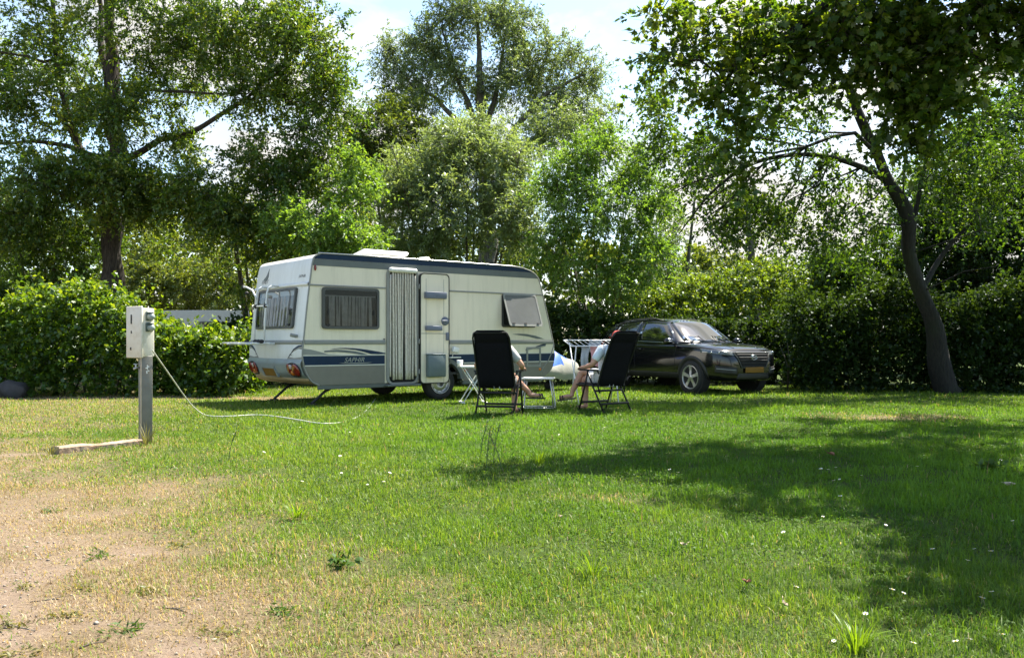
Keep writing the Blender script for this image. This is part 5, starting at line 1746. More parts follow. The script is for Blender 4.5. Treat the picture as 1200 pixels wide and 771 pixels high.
mb = MB(); mb.lathe([(0, -.1), (.3, -.1), (.33, -.06), (.33, .06), (.3, .1), (0, .1)], 24, Matrix.Translation((.2, .1, .33))); mb.build('wheel', M['tyre'], wv)
mb = MB(); mb.box((0, .7, .45), (4.6, .08, .12)); mb.build('chassis', M['chassis'], wv)

# =============================================================== vegetation
def cl(px, py, Y, rx, rz, ry, n):
    return (at(px, py, Y), (rx * Y / FOC, ry, rz * Y / FOC), n)


def path(P, r, Y0, Y1=None):
    Y1 = Y0 if Y1 is None else Y1
    n = len(P)
    return ([at(p[0], p[1], Y0 + (Y1 - Y0) * i / (n - 1)) for i, p in enumerate(P)], list(np.interp(np.linspace(0, 1, n), np.linspace(0, 1, len(r)), r)))


def root_at(px, Y):
    return np.array([(px - 600) / FOC * Y, Y, 0.0])


def ground_y(Y):
    return HZ + CAMH * FOC / Y


# ---- the big oak on the left
Y = 25
tree('oak_tree', 'big oak with a thick dark trunk rising behind the left hedge', 'tree', root_at(132, Y),
     [path([(132, 455), (132, 430), (132, 345), (132, 265), (135, 190), (133, 110), (129, 40), (126, -40), (124, -110)], [.36, .315, .295, .28, .25, .20, .15, .10, .05], Y)],
     [cl(50, 40, 25.5, 90, 55, 2.2, 30), cl(160, 20, 24.0, 80, 50, 2.0, 26), cl(260, 40, 24.0, 75, 50, 2.0, 30), cl(345, 45, 23.5, 60, 60, 1.8, 30),
      cl(385, 100, 23.5, 40, 50, 1.5, 18), cl(310, 105, 24.0, 70, 35, 1.8, 22), cl(40, 120, 24.0, 70, 45, 2.0, 24), cl(120, 120, 26.0, 60, 40, 2.0, 14),
      cl(60, 205, 23.0, 85, 45, 1.8, 34), cl(30, 265, 24.0, 60, 40, 1.8, 18), cl(150, 225, 23.5, 75, 30, 1.6, 26), cl(235, 235, 23.5, 70, 40, 1.6, 28),
      cl(320, 200, 23.5, 60, 45, 1.6, 24), cl(290, 260, 23.5, 60, 30, 1.4, 16), cl(370, 180, 24.0, 45, 45, 1.5, 18), cl(215, 95, 26.0, 60, 40, 2, 14),
      cl(90, -70, 25.0, 130, 50, 2.5, 26), cl(270, -60, 25.0, 120, 45, 2.5, 24), cl(-60, 80, 25.0, 60, 110, 2.2, 22), cl(-60, 250, 24.0, 50, 50, 2, 12), cl(135, 205, 22.8, 45, 35, .9, 14), cl(130, 120, 23.2, 45, 40, 1, 12), cl(215, 165, 25.0, 40, 30, 1.5, 8)],
     M['bark_oak'], LF['oak'], 1, leafL=.108, leafW=.052, per=16, twigs=12, twl=.8, yellow=2, droop=.3, tb=.02, hollow=.2, densx=1.6,
     fixed=[path([(136, 200), (165, 178), (188, 164), (232, 152), (262, 132), (285, 118), (335, 110)], [.10, .09, .075, .05, .02], Y, 23.8),
            path([(134, 150), (170, 105), (240, 110), (290, 110)], [.07, .04, .02], Y, 24), path([(285, 118), (330, 80), (352, 55), (368, 20)], [.05, .03, .012], 23.9, 23.6),
            path([(131, 215), (95, 175), (78, 140), (70, 95), (66, 45), (60, -20)], [.13, .11, .09, .05], Y, 25.5), path([(128, 190), (80, 172), (40, 166), (-20, 170)], [.09, .06, .03], Y, 24),
            path([(131, 120), (120, 60), (118, 10), (112, -50)], [.12, .08, .04], Y, 25.6), path([(72, 80), (30, 66), (-10, 60)], [.05, .03], 25.3, 25)])

# ---- lower trees and bushes behind the oak
def bush(name, label, px, Y, H, clumps, leaf, seed, bark='bark_young', ns=4, leafL=.10, leafW=.05, per=14, twigs=10, twl=.55, lean=.6, r=.05, **kw):
    rg = random.Random(seed); b = root_at(px, Y); st = []
    for i in range(ns):
        dx, dy = rg.uniform(-lean, lean), rg.uniform(-lean * .6, lean * .6)
        q = b + [dx * .25, dy * .25, 0]
        st.append(([q, q + [dx * .4, dy * .4, H * .3], q + [dx, dy, H * .62], q + [dx * 1.5, dy * 1.5, H * .93]], [r, r * .8, r * .5, r * .2]))
    return tree(name, label, 'tree' if 'tree' in name else 'bush', b, st, clumps, M[bark], leaf, seed, leafL=leafL, leafW=leafW, per=per, twigs=twigs, twl=twl, **kw)


bush('bush', 'pale olive bush growing behind the pale roof at the left', 215, 43, 3.2, [cl(190, 335, 43, 70, 35, 2, 40), cl(255, 325, 43, 60, 45, 2, 40), cl(160, 345, 43, 50, 24, 1.6, 16), cl(170, 290, 44, 50, 40, 2, 24)], LF['olive'], 11, tb=.2, leafL=.17, leafW=.08, twl=.9)
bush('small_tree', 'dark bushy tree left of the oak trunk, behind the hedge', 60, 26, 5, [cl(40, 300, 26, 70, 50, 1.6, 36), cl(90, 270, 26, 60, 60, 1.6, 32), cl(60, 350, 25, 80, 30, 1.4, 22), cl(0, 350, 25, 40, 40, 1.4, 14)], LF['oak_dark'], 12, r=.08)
bush('small_tree', 'green tree between the oak trunk and the caravan roof, behind', 300, 26, 6, [cl(290, 260, 26, 60, 50, 1.8, 36), cl(340, 300, 25, 60, 40, 1.6, 30), cl(230, 280, 27, 50, 50, 1.6, 22), cl(370, 240, 26, 45, 55, 1.6, 26), cl(310, 345, 25, 50, 22, 1.2, 10)], LF['oak'], 13, r=.08, densx=1.1, tb=.15)
bush('small_tree', 'yellow tinged young tree just above the left end of the caravan roof', 395, 22.5, 5, [cl(380, 275, 22, 50, 30, 1.2, 30), cl(415, 215, 23, 40, 40, 1.2, 24), cl(425, 290, 22.5, 35, 22, 1.0, 18), cl(340, 255, 22.5, 35, 25, 1.1, 16)], LF['ash'], 14, r=.07, tb=.1)
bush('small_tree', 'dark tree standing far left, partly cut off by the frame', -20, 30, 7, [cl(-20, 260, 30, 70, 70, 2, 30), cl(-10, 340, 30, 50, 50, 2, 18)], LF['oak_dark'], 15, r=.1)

# ---- trees in the middle
Y = 36
tree('tall_tree', 'tallest grey green tree with fanning limbs in the middle against the sky', 'tree', root_at(572, Y),
     [path([(572, ground_y(36)), (572, 300), (570, 220), (566, 150), (562, 80), (560, 20)], [.45, .38, .3, .22, .13, .05], Y)],
     [cl(556, 20, 36, 50, 28, 2, 30), cl(600, 35, 36, 45, 35, 2, 26), cl(505, 62, 36, 45, 32, 2, 28), cl(455, 68, 36, 20, 30, 1.4, 10), cl(650, 75, 36, 45, 35, 2, 26), cl(690, 100, 36, 24, 30, 1.5, 10),
      cl(540, 95, 36, 60, 35, 2.2, 26), cl(600, 100, 36, 60, 35, 2.2, 26), cl(665, 128, 36, 45, 20, 1.8, 16), cl(480, 110, 36, 40, 30, 1.8, 18), cl(555, -40, 36, 50, 30, 2, 10), cl(640, 160, 36, 50, 26, 2, 16)],
     M['bark_grey'], LF['willow'], 21, leafL=.14, leafW=.048, per=16, twigs=11, twl=.95, tip_r=.010, densx=1.5, perx=1.1, hollow=.2,
     fixed=[path([(571, 215), (545, 150), (510, 115), (472, 92)], [.18, .13, .08, .04], Y), path([(571, 205), (605, 150), (640, 110), (682, 88)], [.18, .13, .08, .04], Y, 35),
            path([(571, 200), (620, 165), (660, 148), (700, 150)], [.14, .09, .04], Y, 35), path([(568, 160), (585, 90), (596, 20)], [.14, .08, .03], Y, 37), path([(568, 165), (535, 90), (518, 35)], [.14, .08, .03], Y)])
bush('small_tree', 'dark rounded tree low in front of the tallest tree, above the caravan', 465, 32, 9, [cl(455, 160, 32, 48, 42, 2, 40), cl(420, 170, 32, 25, 35, 1.6, 16), cl(500, 190, 32, 45, 40, 2, 26), cl(450, 230, 31, 40, 40, 1.8, 16), cl(480, 130, 33, 40, 22, 1.6, 14)], LF['olive'], 22, 'bark_grey', r=.12, leafL=.14, leafW=.055, twl=.75, tb=-.1)
bush('small_tree', 'broad pale green willow directly behind the caravan roof', 545, 27, 7.6, [cl(545, 165, 27, 50, 32, 1.6, 34), cl(500, 205, 27, 50, 45, 1.8, 40), cl(590, 195, 27, 38, 45, 1.8, 32), cl(545, 245, 26, 75, 50, 2, 48), cl(470, 235, 27, 28, 35, 1.4, 16), cl(608, 265, 26, 32, 50, 1.6, 24), cl(490, 285, 26, 50, 28, 1.6, 18)], LF['sallow'], 23, 'bark_young', ns=7, r=.06, leafL=.13, leafW=.04, per=17, twl=.75, lean=1.3, outward=.7, densx=1.7, perx=1.1, hollow=.12)
bush('young_tree', 'slender bright green tree of thin stems between caravan and car', 706, 24, 6.4, [cl(690, 185, 24, 36, 34, 1.2, 24), cl(735, 200, 24, 34, 36, 1.2, 22), cl(655, 215, 24, 34, 40, 1.3, 24), cl(705, 250, 23.5, 62, 45, 1.5, 44), cl(770, 240, 24, 26, 40, 1.1, 14), cl(650, 290, 23.5, 34, 45, 1.3, 22), cl(752, 300, 23.5, 36, 38, 1.3, 22), cl(700, 330, 23, 60, 28, 1.2, 18), cl(712, 160, 24, 20, 16, .6, 6)], LF['ash'], 24, ns=7, r=.04, leafL=.092, leafW=.040, per=15, lean=1.1, densx=1.55, perx=1.1, hollow=.08, twl=.6)
bush('small_tree', 'grey green tree right of the bright slender tree, further back', 790, 31, 7, [cl(775, 290, 31, 30, 60, 1.5, 26), cl(640, 155, 33, 50, 30, 2, 16), cl(700, 150, 33, 30, 30, 2, 12), cl(800, 340, 30, 30, 30, 1.4, 14)], LF['willow'], 25, 'bark_grey', r=.09, leafL=.13, leafW=.05, twl=.7)
Y = 32
tree('gnarled_tree', 'small gnarled tree with bare bent limbs far behind the car', 'tree', root_at(882, Y),
     [path([(884, ground_y(32)), (884, 350), (880, 300), (878, 262), (872, 235)], [.2, .18, .13, .08, .03], Y)],
     [cl(870, 245, 32, 34, 22, 1.2, 14), cl(915, 270, 32, 30, 22, 1.2, 10), cl(845, 285, 32, 28, 16, 1, 8), cl(880, 320, 32, 50, 24, 1.4, 16)],
     M['bark_grey'], LF['olive'], 26, leafL=.13, leafW=.06, per=10, twigs=7, twl=.6,
     fixed=[path([(881, 300), (862, 280), (845, 284), (828, 262)], [.09, .06, .03], Y), path([(880, 275), (900, 262), (915, 250)], [.06, .03], Y), path([(880, 285), (868, 262), (858, 255)], [.07, .04], Y)])

# ---- bushes behind the right hand hedge
bush('bush', 'bright sunlit bush right behind the parked car', 800, 24.5, 2.6, [cl(780, 350, 24.5, 40, 28, 1.2, 24), cl(830, 345, 24.5, 50, 28, 1.3, 30), cl(800, 375, 24, 60, 25, 1.2, 22)], LF['wild'], 31, r=.03)
bush('bush', 'yellow green bush rising behind the car bonnet and hedge', 910, 24.5, 2.9, [cl(890, 335, 24.5, 50, 30, 1.3, 30), cl(950, 335, 24.5, 50, 30, 1.3, 30), cl(920, 365, 24, 70, 25, 1.2, 20)], LF['wild'], 32, r=.03, tb=-.05)
bush('bush', 'green bush left of the leaning trunk, behind the hedge', 1020, 23, 3.4, [cl(1000, 325, 23, 50, 30, 1.3, 26), cl(1050, 305, 23, 50, 40, 1.4, 28), cl(985, 300, 23, 36, 26, 1.2, 14), cl(1030, 350, 22.5, 60, 25, 1.2, 16)], LF['oak_dark'], 33, r=.04, tb=-.1, densx=1.8)
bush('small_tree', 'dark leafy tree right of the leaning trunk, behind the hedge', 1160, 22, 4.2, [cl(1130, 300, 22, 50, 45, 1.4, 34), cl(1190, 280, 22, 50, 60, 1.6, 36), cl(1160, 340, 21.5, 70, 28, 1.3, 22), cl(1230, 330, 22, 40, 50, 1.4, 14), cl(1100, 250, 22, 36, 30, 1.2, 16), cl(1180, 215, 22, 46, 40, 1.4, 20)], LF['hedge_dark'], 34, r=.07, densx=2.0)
bush('small_tree', 'tall green tree far behind the leaning trunk at the right edge', 1150, 30, 9.5, [cl(1120, 190, 30, 50, 50, 2, 28), cl(1180, 170, 30, 50, 70, 2, 34), cl(1210, 90, 30, 40, 50, 2, 16), cl(1090, 240, 30, 45, 35, 1.8, 20), cl(1170, 240, 30, 60, 40, 2, 24)], LF['oak_dark'], 35, 'bark_grey', r=.11, leafL=.14, leafW=.07, twl=.75, tb=-.15, densx=1.7)

# ---- the leaning tree on the right
FINE = []
for q in ([(940, 181), (882, 215), (815, 265)], [(900, 187), (852, 238), (808, 282)], [(956, 183), (915, 238), (898, 288)], [(985, 190), (942, 228), (925, 268), (912, 296)], [(1010, 197), (960, 216), (908, 244), (866, 278)], [(868, 199), (812, 214), (758, 232)],
          [(925, 182), (880, 200), (835, 232), (790, 262)], [(1002, 194), (975, 225), (968, 262)], [(890, 188), (868, 220), (858, 258), (840, 292)], [(975, 160), (920, 150), (860, 150), (810, 138)], [(930, 173), (880, 160), (820, 166), (770, 190)], [(930, 102), (880, 112), (830, 132)],
          [(960, 106), (925, 130), (890, 140)], [(1045, 225), (1005, 240), (970, 275)], [(1060, 262), (1030, 262), (1000, 282)], [(1078, 225), (1060, 190), (1052, 150)], [(1120, 280), (1150, 270), (1185, 282)], [(1100, 340), (1130, 318), (1170, 312)]):
    FINE.append(path(q, [.022, .014, .006], 17.2 if q[0][0] > 970 else 16.6, 16.3))
Y = 18
tree('leaning_tree', 'dark leaning tree with a curved trunk at the right of the lawn', 'tree', root_at(1110, Y),
     [path([(1110, ground_y(18)), (1103, 425), (1092, 385), (1078, 340), (1067, 300), (1062, 264), (1055, 238), (1041, 213), (1027, 182), (1014, 150), (1004, 125), (993, 100), (979, 78), (955, 35), (945, -10)], [.24, .205, .18, .145, .125, .135, .135, .115, .10, .09, .08, .07, .055, .035, .02], Y, 16.5)],
     [cl(890, 140, 16.5, 50, 26, 1.4, 12), cl(800, 165, 16, 45, 36, 1.4, 20), cl(765, 120, 16, 24, 40, 1.2, 10), cl(830, 215, 16.5, 55, 22, 1.2, 14), cl(910, 225, 16.5, 40, 24, 1.2, 8), cl(940, 140, 16.5, 40, 34, 1.4, 9), cl(985, 225, 17.5, 36, 26, 1.3, 8),
      cl(1095, 200, 18.3, 45, 50, 1.5, 20), cl(1150, 150, 18, 60, 55, 1.8, 26), cl(1150, 245, 18, 50, 36, 1.6, 18), cl(925, 60, 16.5, 70, 36, 1.6, 12), cl(1075, 90, 17.8, 50, 45, 1.4, 13), cl(940, 285, 17, 46, 18, 1.1, 9), cl(1010, 295, 17.8, 40, 16, 1.1, 6), cl(1200, 200, 18, 50, 80, 2, 16), cl(965, 195, 17, 30, 20, 1, 7), cl(850, 260, 16.4, 40, 16, 1, 9), cl(900, 255, 16.8, 50, 18, 1.2, 9), cl(970, 255, 17.2, 40, 18, 1.2, 8), cl(1015, 260, 17.6, 30, 16, 1, 5)],
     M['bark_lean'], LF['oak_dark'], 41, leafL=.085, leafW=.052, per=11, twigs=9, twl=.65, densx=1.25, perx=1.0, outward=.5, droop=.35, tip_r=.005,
     fixed=[path([(1042, 215), (1010, 196), (975, 186), (940, 180), (900, 186), (868, 198), (835, 225), (812, 252), (796, 274)], [.075, .065, .05, .035, .02, .01], 17.3, 16),
            path([(1024, 170), (1002, 156), (975, 160), (945, 172), (905, 180), (850, 178), (800, 160)], [.045, .035, .022, .01], 17.0, 16),
            path([(985, 112), (960, 106), (930, 102), (895, 95), (850, 110)], [.055, .045, .03, .012], 16.7, 16), path([(960, 183), (945, 215), (930, 250), (905, 288)], [.03, .022, .01], 17, 16.8),
            path([(1066, 280), (1078, 225), (1090, 160), (1120, 100)], [.06, .045, .02], 17.8, 18), path([(1080, 330), (1120, 280), (1160, 240)], [.06, .04, .02], 18, 18.2), path([(868, 198), (830, 206), (790, 225)], [.025, .01], 16.3, 16)] + FINE)

# ---- the oak overhead, its trunk beyond the right edge of the picture
OH = [(775, 20, 9.0, 22, 18, .5, 5), (790, 62, 9.2, 30, 18, .5, 7), (825, 35, 9.3, 30, 30, .6, 8), (845, 92, 9.2, 40, 24, .5, 10), (880, 55, 9.4, 36, 34, .7, 10), (905, 20, 9.4, 50, 26, .8, 11), (915, 95, 9.4, 30, 20, .5, 6),
      (960, 22, 9.4, 40, 24, .8, 10), (975, 55, 9.3, 26, 20, .6, 5), (1030, 25, 9.4, 60, 30, .8, 17), (1045, 75, 9.3, 42, 34, .6, 13), (1055, 125, 9.4, 26, 30, .5, 6), (1085, 125, 9.3, 30, 38, .6, 9), (1062, 170, 9.4, 16, 22, .4, 4), (1115, 85, 9.3, 24, 20, .5, 4),
      (1100, 45, 9.2, 50, 40, .8, 14), (1150, 20, 9.2, 40, 26, .7, 9), (1195, 30, 9.2, 30, 36, .8, 7), (860, 150, 9.3, 14, 24, .3, 4), (868, 185, 9.3, 10, 14, .2, 2), (940, 60, 9.5, 20, 22, .5, 4)]
tree('overhanging_oak', 'large lobed leaves of an oak overhanging the lawn from the top right corner', 'tree', (8.4, 8.4, 0),
     [([np.array([8.4, 8.4, 0]), np.array([8.3, 8.4, 2.2]), np.array([8.0, 8.6, 4.2]), np.array([7.6, 8.9, 6.2]), np.array([7.4, 9, 8])], [.32, .27, .22, .15, .06])],
     [cl(*q[:6], max(2, int(q[6] * (.6 if q[0] < 930 else 1.15)))) for q in OH + [(1205, 70, 9.2, 24, 30, .8, 3)]] +
     [((5.2, 9.2, 6.1), (2.0, 1.4, .8), 56), ((4.9, 11.0, 6.8), (1.4, 1.3, .8), 38), ((7.2, 8.6, 6.8), (2.2, 2.2, 1.2), 74), ((6.5, 11.8, 7.6), (2.2, 1.6, 1.0), 64), ((4.7, 6.5, 5.4), (1.0, 1.1, .7), 34), ((6.4, 6.0, 5.6), (1.3, 1.2, .8), 40), ((5.3, 7.7, 5.7), (1.4, 1.1, .7), 56), ((6.3, 10.2, 6.6), (1.6, 1.2, .8), 50),
      ((9.8, 9.5, 7.6), (2.2, 2.2, 1.4), 60), ((10.5, 12.5, 7.8), (2.2, 2.2, 1.4), 56), ((8.6, 13.8, 8.8), (2, 1.8, 1.2), 46), ((9.6, 15.2, 8.9), (2.4, 1.4, 1.2), 40), ((8.2, 5.2, 6.2), (1.8, 1.5, 1.0), 46)],
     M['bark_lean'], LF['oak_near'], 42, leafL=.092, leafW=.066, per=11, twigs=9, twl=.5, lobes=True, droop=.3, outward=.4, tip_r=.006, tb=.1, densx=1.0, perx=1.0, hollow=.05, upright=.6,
     fixed=[([np.array([8.1, 8.5, 3.9]), np.array([6.2, 8.9, 5.0]), at(985, -5, 9.4), at(950, 22, 9.4), at(915, 48, 9.4), at(870, 85, 9.3), at(850, 110, 9.3)], [.14, .11, .065, .055, .04, .02, .012]),
            ([np.array([8.0, 8.6, 4.3]), np.array([6.5, 9.2, 5.6]), np.array([4.6, 9.8, 6.2]), np.array([3.2, 10.2, 6.5])], [.12, .09, .06, .02]),
            ([at(1190, 70, 9.3), at(1168, 60, 9.3), at(1155, 35, 9.3)], [.04, .03, .02]), ([np.array([8.2, 8.4, 3.7]), np.array([7.4, 7.2, 4.9]), np.array([6.8, 6, 5.6])], [.10, .06, .02])])

# ---- hedges
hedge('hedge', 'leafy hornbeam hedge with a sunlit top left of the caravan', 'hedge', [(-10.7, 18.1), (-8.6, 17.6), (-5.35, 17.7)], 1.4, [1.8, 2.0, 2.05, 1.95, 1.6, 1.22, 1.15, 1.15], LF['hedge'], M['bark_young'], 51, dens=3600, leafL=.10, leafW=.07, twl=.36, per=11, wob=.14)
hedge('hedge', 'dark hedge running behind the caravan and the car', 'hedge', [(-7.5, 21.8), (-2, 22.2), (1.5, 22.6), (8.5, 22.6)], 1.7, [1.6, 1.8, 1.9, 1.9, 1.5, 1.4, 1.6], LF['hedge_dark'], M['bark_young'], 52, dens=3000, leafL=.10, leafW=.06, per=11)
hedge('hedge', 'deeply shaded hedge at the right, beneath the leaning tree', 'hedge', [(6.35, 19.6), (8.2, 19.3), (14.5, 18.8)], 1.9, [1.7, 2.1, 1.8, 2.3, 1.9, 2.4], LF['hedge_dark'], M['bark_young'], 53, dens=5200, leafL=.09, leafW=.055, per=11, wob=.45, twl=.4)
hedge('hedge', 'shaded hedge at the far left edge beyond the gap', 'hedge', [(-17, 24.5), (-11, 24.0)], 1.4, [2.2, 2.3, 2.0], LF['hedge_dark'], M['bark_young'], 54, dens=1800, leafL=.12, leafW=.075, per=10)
fw_ = hedge('far_wood', 'distant dark green wood closing the view behind the trees', 'wood', [(-75, 62), (-20, 66), (25, 66), (75, 60)], 5, [11, 11, 10.5, 9.5, 7.5, 4.6, 4.8, 6.5], LF['olive'], M['bark_grey'], 55, dens=110, leafL=.42, leafW=.30, per=12, twl=1.2)
fw_['kind'] = 'stuff'

# ---- small plants
def plant(name, label, cat, loc, n, L, W, leafL, leafW, per, leaf, seed, group=None, spread=.9, upb=.9):
    r = np.random.default_rng(seed); loc = np.array(loc, float)
    B = loc + r.normal(0, .02, (n, 3)) * [1, 1, 0]
    D = unit(np.stack([r.normal(0, spread, n), r.normal(0, spread, n), np.full(n, upb)], 1))
    P, DD, LL, WW = sprays(B, D, L * r.uniform(.5, 1.2, n), per, leafL, leafW, r, .2, .6)
    P[:, 2] = np.maximum(P[:, 2], .005)
    V, F = leaf_arrays(P - loc, DD, LL, WW, r)
    o = link(name, np_mesh(name, V, F, leaf, np.clip(r.normal(.5, .2, len(P)), 0, 1))); o.location = loc
    return tag(o, label, cat, group)


def blades(name, label, cat, loc, n, L, W, leaf, seed, group=None, spread=.8):
    r = np.random.default_rng(seed); loc = np.array(loc, float); mbv, fs = [], []
    for i in range(n):
        a = r.random() * 6.28; ln = L * r.uniform(.5, 1.15); le = r.uniform(.15, spread); d = np.array([math.cos(a), math.sin(a), 0]); s = np.array([-d[1], d[0], 0]) * W * r.uniform(.6, 1.2) / 2
        b = d * r.uniform(0, .05); pts = []
        for k in range(5):
            t = k / 4; th = le * (.4 + 1.1 * t)
            p = b + d * ln * t * math.sin(th) + np.array([0, 0, ln * t * math.cos(th)])
            w_ = (1 - t ** 2.2) * (.7 + .5 * math.sin(math.pi * t))
            pts += [p - s * w_, p + s * w_]
        o = len(mbv); mbv += pts; fs += [(o + 2 * k, o + 2 * k + 1, o + 2 * k + 3, o + 2 * k + 2) for k in range(4)]
    o = link(name, np_mesh(name, np.array(mbv), np.array(fs), leaf, np.clip(r.normal(.5, .2, len(fs)), 0, 1))); o.location = loc
    return tag(o, label, cat, group)


blades('grass_tuft', 'bright tuft of broad grass blades at the bottom right of the lawn', 'grass tuft', gat(1002, 762), 70, .15, .007, LF['tuft'], 61)
blades('grass_tuft', 'bright upright grass tuft at the middle of the lawn right of the weed stems', 'grass tuft', gat(632, 545), 34, .20, .008, LF['tuft'], 62, spread=.5)
blades('grass_tuft', 'loose yellow green grass tuft in the sunlit lawn below the shadow edge', 'grass tuft', gat(694, 676), 30, .16, .007, LF['tuft'], 63)
blades('grass_tuft', 'broad grass tuft at the lower middle left where the lawn turns green', 'grass tuft', gat(348, 606), 34, .15, .010, LF['tuft'], 64)
blades('grass_tuft', 'pale dry grass tuft standing at the foot of the grey post', 'grass tuft', gat(172, 521), 40, .26, .006, LF['dryweed'], 65, spread=.6)
blades('grass_tuft', 'dry grass tuft at the left end of the timber edging', 'grass tuft', gat(60, 533), 40, .14, .007, LF['dryweed'], 66)
plant('weed', 'dark green broad leaved weed in the thin grass at lower middle left', 'weed', gat(401, 664), 9, .07, .04, .042, .024, 6, LF['weed'], 71)
plant('weed', 'dark green weed clump in the grass at the far right of the lawn', 'weed', gat(1160, 552), 12, .12, .05, .06, .035, 7, LF['weed'], 72)
for i, (x, y, q) in enumerate(((115, 655, 1.2), (176, 697, 1.1), (96, 692, .9), (145, 741, 1.2), (78, 724, .9), (14, 738, 1.1), (330, 718, .9), (30, 690, .6), (210, 640, .8), (60, 600, .8), (20, 768, .9), (255, 745, .9))):
    plant('weed', 'small grey green weed rosette growing in the bare sandy earth', 'weed', gat(x, y), 14, .06 * q, .025, .028 * q, .008, 7, LF['dryweed'] if i % 3 else LF['weed'], 80 + i, 'weeds in the bare earth', 1.3, .45)


def stalks(label, spots, seed, h0):
    base = gat(*spots[0]); root = empty('weed_stalk', base, 0, label, 'weed'); r = random.Random(seed)
    B, D = [], []
    for (x, y, lean, h) in [(s[0], s[1], r.uniform(-.12, .12), h0 * r.uniform(.8, 1.1)) for s in spots]:
        mb = MB(); g = gat(x, y) - base; P = smooth_poly([g, g + [lean * .3, 0, h * .5], g + [lean, .02, h]], 4)
        mb.tube(P, [.004] * 9, 4)
        for k in range(7):
            q = np.array(P[r.randint(3, 8)]); d = np.array([r.uniform(-1, 1), r.uniform(-1, 1), .9]); d = d / np.linalg.norm(d) * h * .22
            mb.tube([q, q + d * .6, q + d + [0, 0, .02]], [.0025, .002, .0015], 3); B.append(q + d * .8); D.append(d)
        mb.build('stem', M['stalk'], root)
    rr = np.random.default_rng(seed); B, D = np.array(B), unit(np.array(D))
    P, DD, LL, WW = sprays(B, D, np.full(len(B), .05), 4, .022, .009, rr, .1)
    V, F = leaf_arrays(P, DD, LL, WW, rr)
    link('seed_head', np_mesh('seed_head', V, F, LF['dryweed'], rr.random(len(P))), root)
    return root


stalks('thin branched weed stalks standing in the lawn below the nearer chair', [(570, 553), (563, 538), (578, 545), (588, 552)], 5, .34)
stalks('single thin weed stalk in the lawn to the right of the grey post', [(268, 540)], 6, .27)

# daisies
dz = empty('daisy', (0, 0, 0), 0, 'small white daisy standing in the short grass', 'daisy', 'daisies in the lawn')
mb = MB(); mb.tube([(0, 0, 0), (.004, .002, .03), (0, 0, .058)], .0013, 4); mb.build('stalk', M['stalk'], dz)
mb = MB()
for k in range(15):
    a = 2 * math.pi * k / 15; c, s = math.cos(a), math.sin(a)
    mb.add([(.004 * c, .004 * s, .058), (.010 * c - .0022 * s, .010 * s + .0022 * c, .0605 + .001 * (k % 2)), (.0145 * c, .0145 * s, .0600 + .0015 * (k % 3)), (.010 * c + .0022 * s, .010 * s - .0022 * c, .0605)], [(0, 1, 2, 3)])
mb.build('petals', M['petal'], dz)
mb = MB(); mb.sphere((0, 0, .0595), (.0052, .0052, .0032), n=10, m=6); mb.build('flower_centre', M['pollen'], dz)
DZ = [(980, 762), (1068, 769), (1125, 768), (1135, 765), (1165, 707), (1148, 716), (1055, 705), (1043, 704), (1176, 758), (1036, 623), (986, 592), (1131, 667), (1145, 652), (1162, 658), (1095, 655), (1189, 619), (980, 572), (986, 568), (964, 558), (970, 557), (981, 555), (1009, 564), (1076, 554), (1170, 547), (787, 559), (795, 562), (921, 633), (964, 614), (1015, 731), (1185, 575), (930, 700)]
r_ = random.Random(9)
DZ += [(r_.uniform(640, 760), r_.uniform(484, 520)) for _ in range(9)] + [(r_.uniform(300, 560), r_.uniform(505, 580)) for _ in range(16)]
for i, (x, y) in enumerate(DZ):
    o = dz if i == 0 else copy_tree(dz)
    o.location = gat(x, y) + [0, 0, .0]; s = r_.uniform(.65, .95) * (1.2 if y < 600 else 1); o.scale = (s, s, s)
    o.rotation_euler = (r_.uniform(-.35, .35), r_.uniform(-.35, .35), r_.uniform(0, 6))


def dead(label, px, py, size, m, seed):
    r = random.Random(seed); mb = MB(); n = 14; vs = []
    for i in range(n):
        a = 2 * math.pi * i / n; q = size * (.75 + .3 * math.cos(3 * a + seed)) * (1 if i % 2 else .8)
        vs.append((q * math.cos(a), q * .62 * math.sin(a), .012 + .25 * size * abs(math.sin(a)) + r.uniform(0, .006)))
    vs.append((0, 0, .008)); vs += [(x, y, z - .0015) for x, y, z in vs]
    fs = [(i, (i + 1) % n, n) for i in range(n)] + [(n + 1 + (i + 1) % n, n + 1 + i, 2 * n + 1) for i in range(n)] + [(i, n + 1 + i, n + 1 + (i + 1) % n, (i + 1) % n) for i in range(n)]
    mb.add(vs, fs)
    mb.tube([(-size * .7, 0, .02), (-size * 1.3, .004, .03)], .0014, 4)
    o = mb.build('fallen_leaf', m); o.location = gat(px, py) + [0, 0, .028]; o.rotation_euler = (r.uniform(-.3, .3), r.uniform(-.3, .3), r.uniform(0, 6))
    tag(o, label, 'leaf')


dead('curled red brown fallen leaf on the sunlit grass at the bottom right', 875, 692, .040, M['deadleaf'], 1)
dead('brown fallen leaf on the shaded grass among the daisies', 974, 537, .055, M['deadleaf'], 2)
dead('pale fallen leaf on the sunny grass at the lower middle', 801, 647, .030, M['palecard'], 3)
dead('small tan fallen leaf to the right of the curled red brown leaf', 918, 718, .022, M['palecard'], 4)
dead('pale grey fallen leaf in the shaded grass at the right edge', 1184, 574, .055, M['palecard'], 5)
dead('small pale fallen leaf on the sunlit grass just left of the big shadow', 657, 613, .026, M['palecard'], 6)

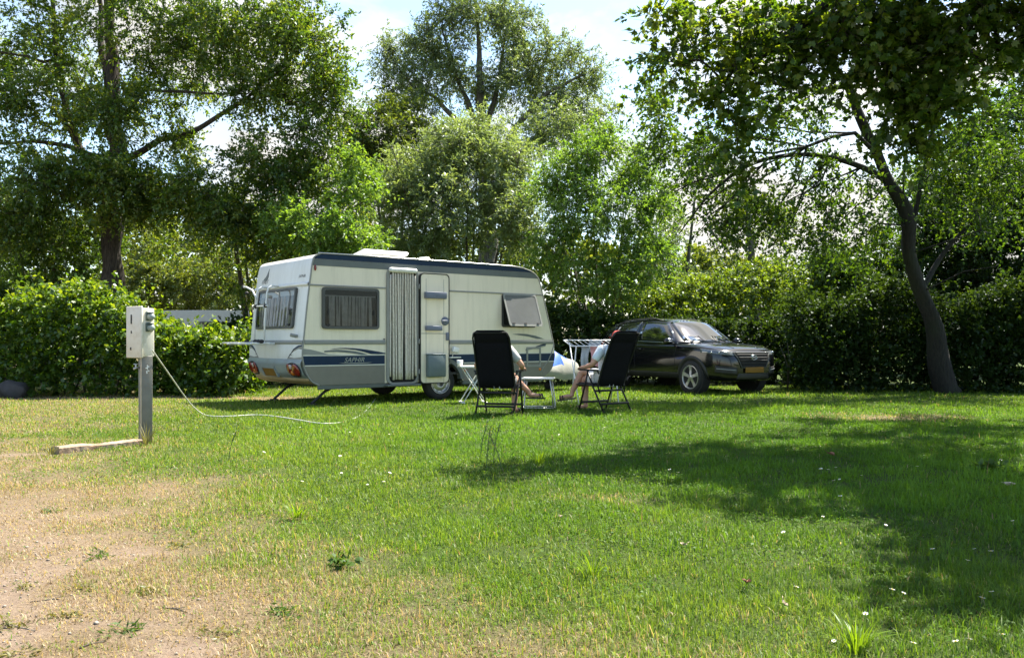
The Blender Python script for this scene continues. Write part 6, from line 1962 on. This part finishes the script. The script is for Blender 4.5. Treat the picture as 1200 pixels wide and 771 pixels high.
# clover and other low broad leaves matted into the lawn
rg = np.random.default_rng(404); n = 210000
y = np.sqrt(rg.random(n) * (13 ** 2 - 2.7 ** 2) + 2.7 ** 2); x = (rg.random(n) * 2 - 1) * (.63 * y + SIDE)
ba, dr_, ye = dry_at(x, y)
pt = NZ3.fbm(x * 1.7 + 60, y * 1.7, 4)
ok = (rg.random(n) < np.clip((pt - .50) * 7, 0, 1)) & (rg.random(n) > dr_ * .9) & (rg.random(n) > ba)
x, y = x[ok], y[ok]; n = len(x)
P = np.stack([x, y, height_at(x, y) + rg.uniform(.006, .030, n)], 1)
az = rg.random(n) * 6.283
D = np.stack([np.cos(az), np.sin(az), rg.uniform(-.1, .35, n)], 1)
L = rg.uniform(.009, .017, n) * (1 + .06 * y)
V, F = leaf_arrays(P, D, L, L * .8, rg, False, .35)
tag(link('clover', np_mesh('clover', V, F, LF['clover'], np.clip(rg.normal(.5, .22, n), 0, 1))), 'low clover and weeds matted into the lawn grass', 'clover', kind='stuff')

# pebbles and crumbs on the bare earth
rg = np.random.default_rng(505); n = 9000
y = np.sqrt(rg.random(n) * (9 ** 2 - 2.7 ** 2) + 2.7 ** 2); x = -rg.random(n) * .63 * y
ba, dr_, ye = dry_at(x, y)
ok = rg.random(n) < ba * .8
x, y = x[ok], y[ok]; n = len(x)
r0 = rg.gamma(2.2, .0016, n) + .0016
c0 = np.stack([x, y, height_at(x, y) + r0 * .3], 1)
o6 = np.array([[1, 0, 0], [0, 1, 0], [-1, 0, 0], [0, -1, 0], [0, 0, .7], [0, 0, -.7]])
V = (c0[:, None] + o6[None] * r0[:, None, None] * rg.uniform(.6, 1.4, (n, 6, 1))).reshape(-1, 3)
t8 = np.array([[0, 1, 4], [1, 2, 4], [2, 3, 4], [3, 0, 4], [1, 0, 5], [2, 1, 5], [3, 2, 5], [0, 3, 5]])
F = (np.arange(n)[:, None, None] * 6 + t8[None]).reshape(-1, 3)
tag(link('pebbles', np_mesh('pebbles', V, F, M['pebble'], k=3)), 'small pebbles and crumbs scattered on the bare earth', 'pebbles', kind='stuff')
for i, (px, py, ln, a) in enumerate(((60, 705, .16, .3), (22, 735, .22, 2.6), (150, 668, .12, 1.0), (205, 716, .14, -.4), (108, 757, .10, .9))):
    mb = MB(); mb.tube([(-ln / 2, 0, .006), (0, .012, .008), (ln / 2, -.004, .006)], [.003, .0028, .0015], 5)
    mb.tube([(0, .012, .008), (ln * .2, .04, .012)], [.002, .001], 4)
    o = mb.build('twig', M['bark_grey']); o.location = gat(px, py); o.rotation_euler = (0, 0, a)
    tag(o, ('thin dry twig lying on the bare earth at the lower left', 'longest dry twig on the bare earth near the left edge', 'short dry twig on the bare earth furthest back', 'dry twig on the bare earth near the green lawn side', 'shortest dry twig on the bare earth at the bottom')[i], 'twig')
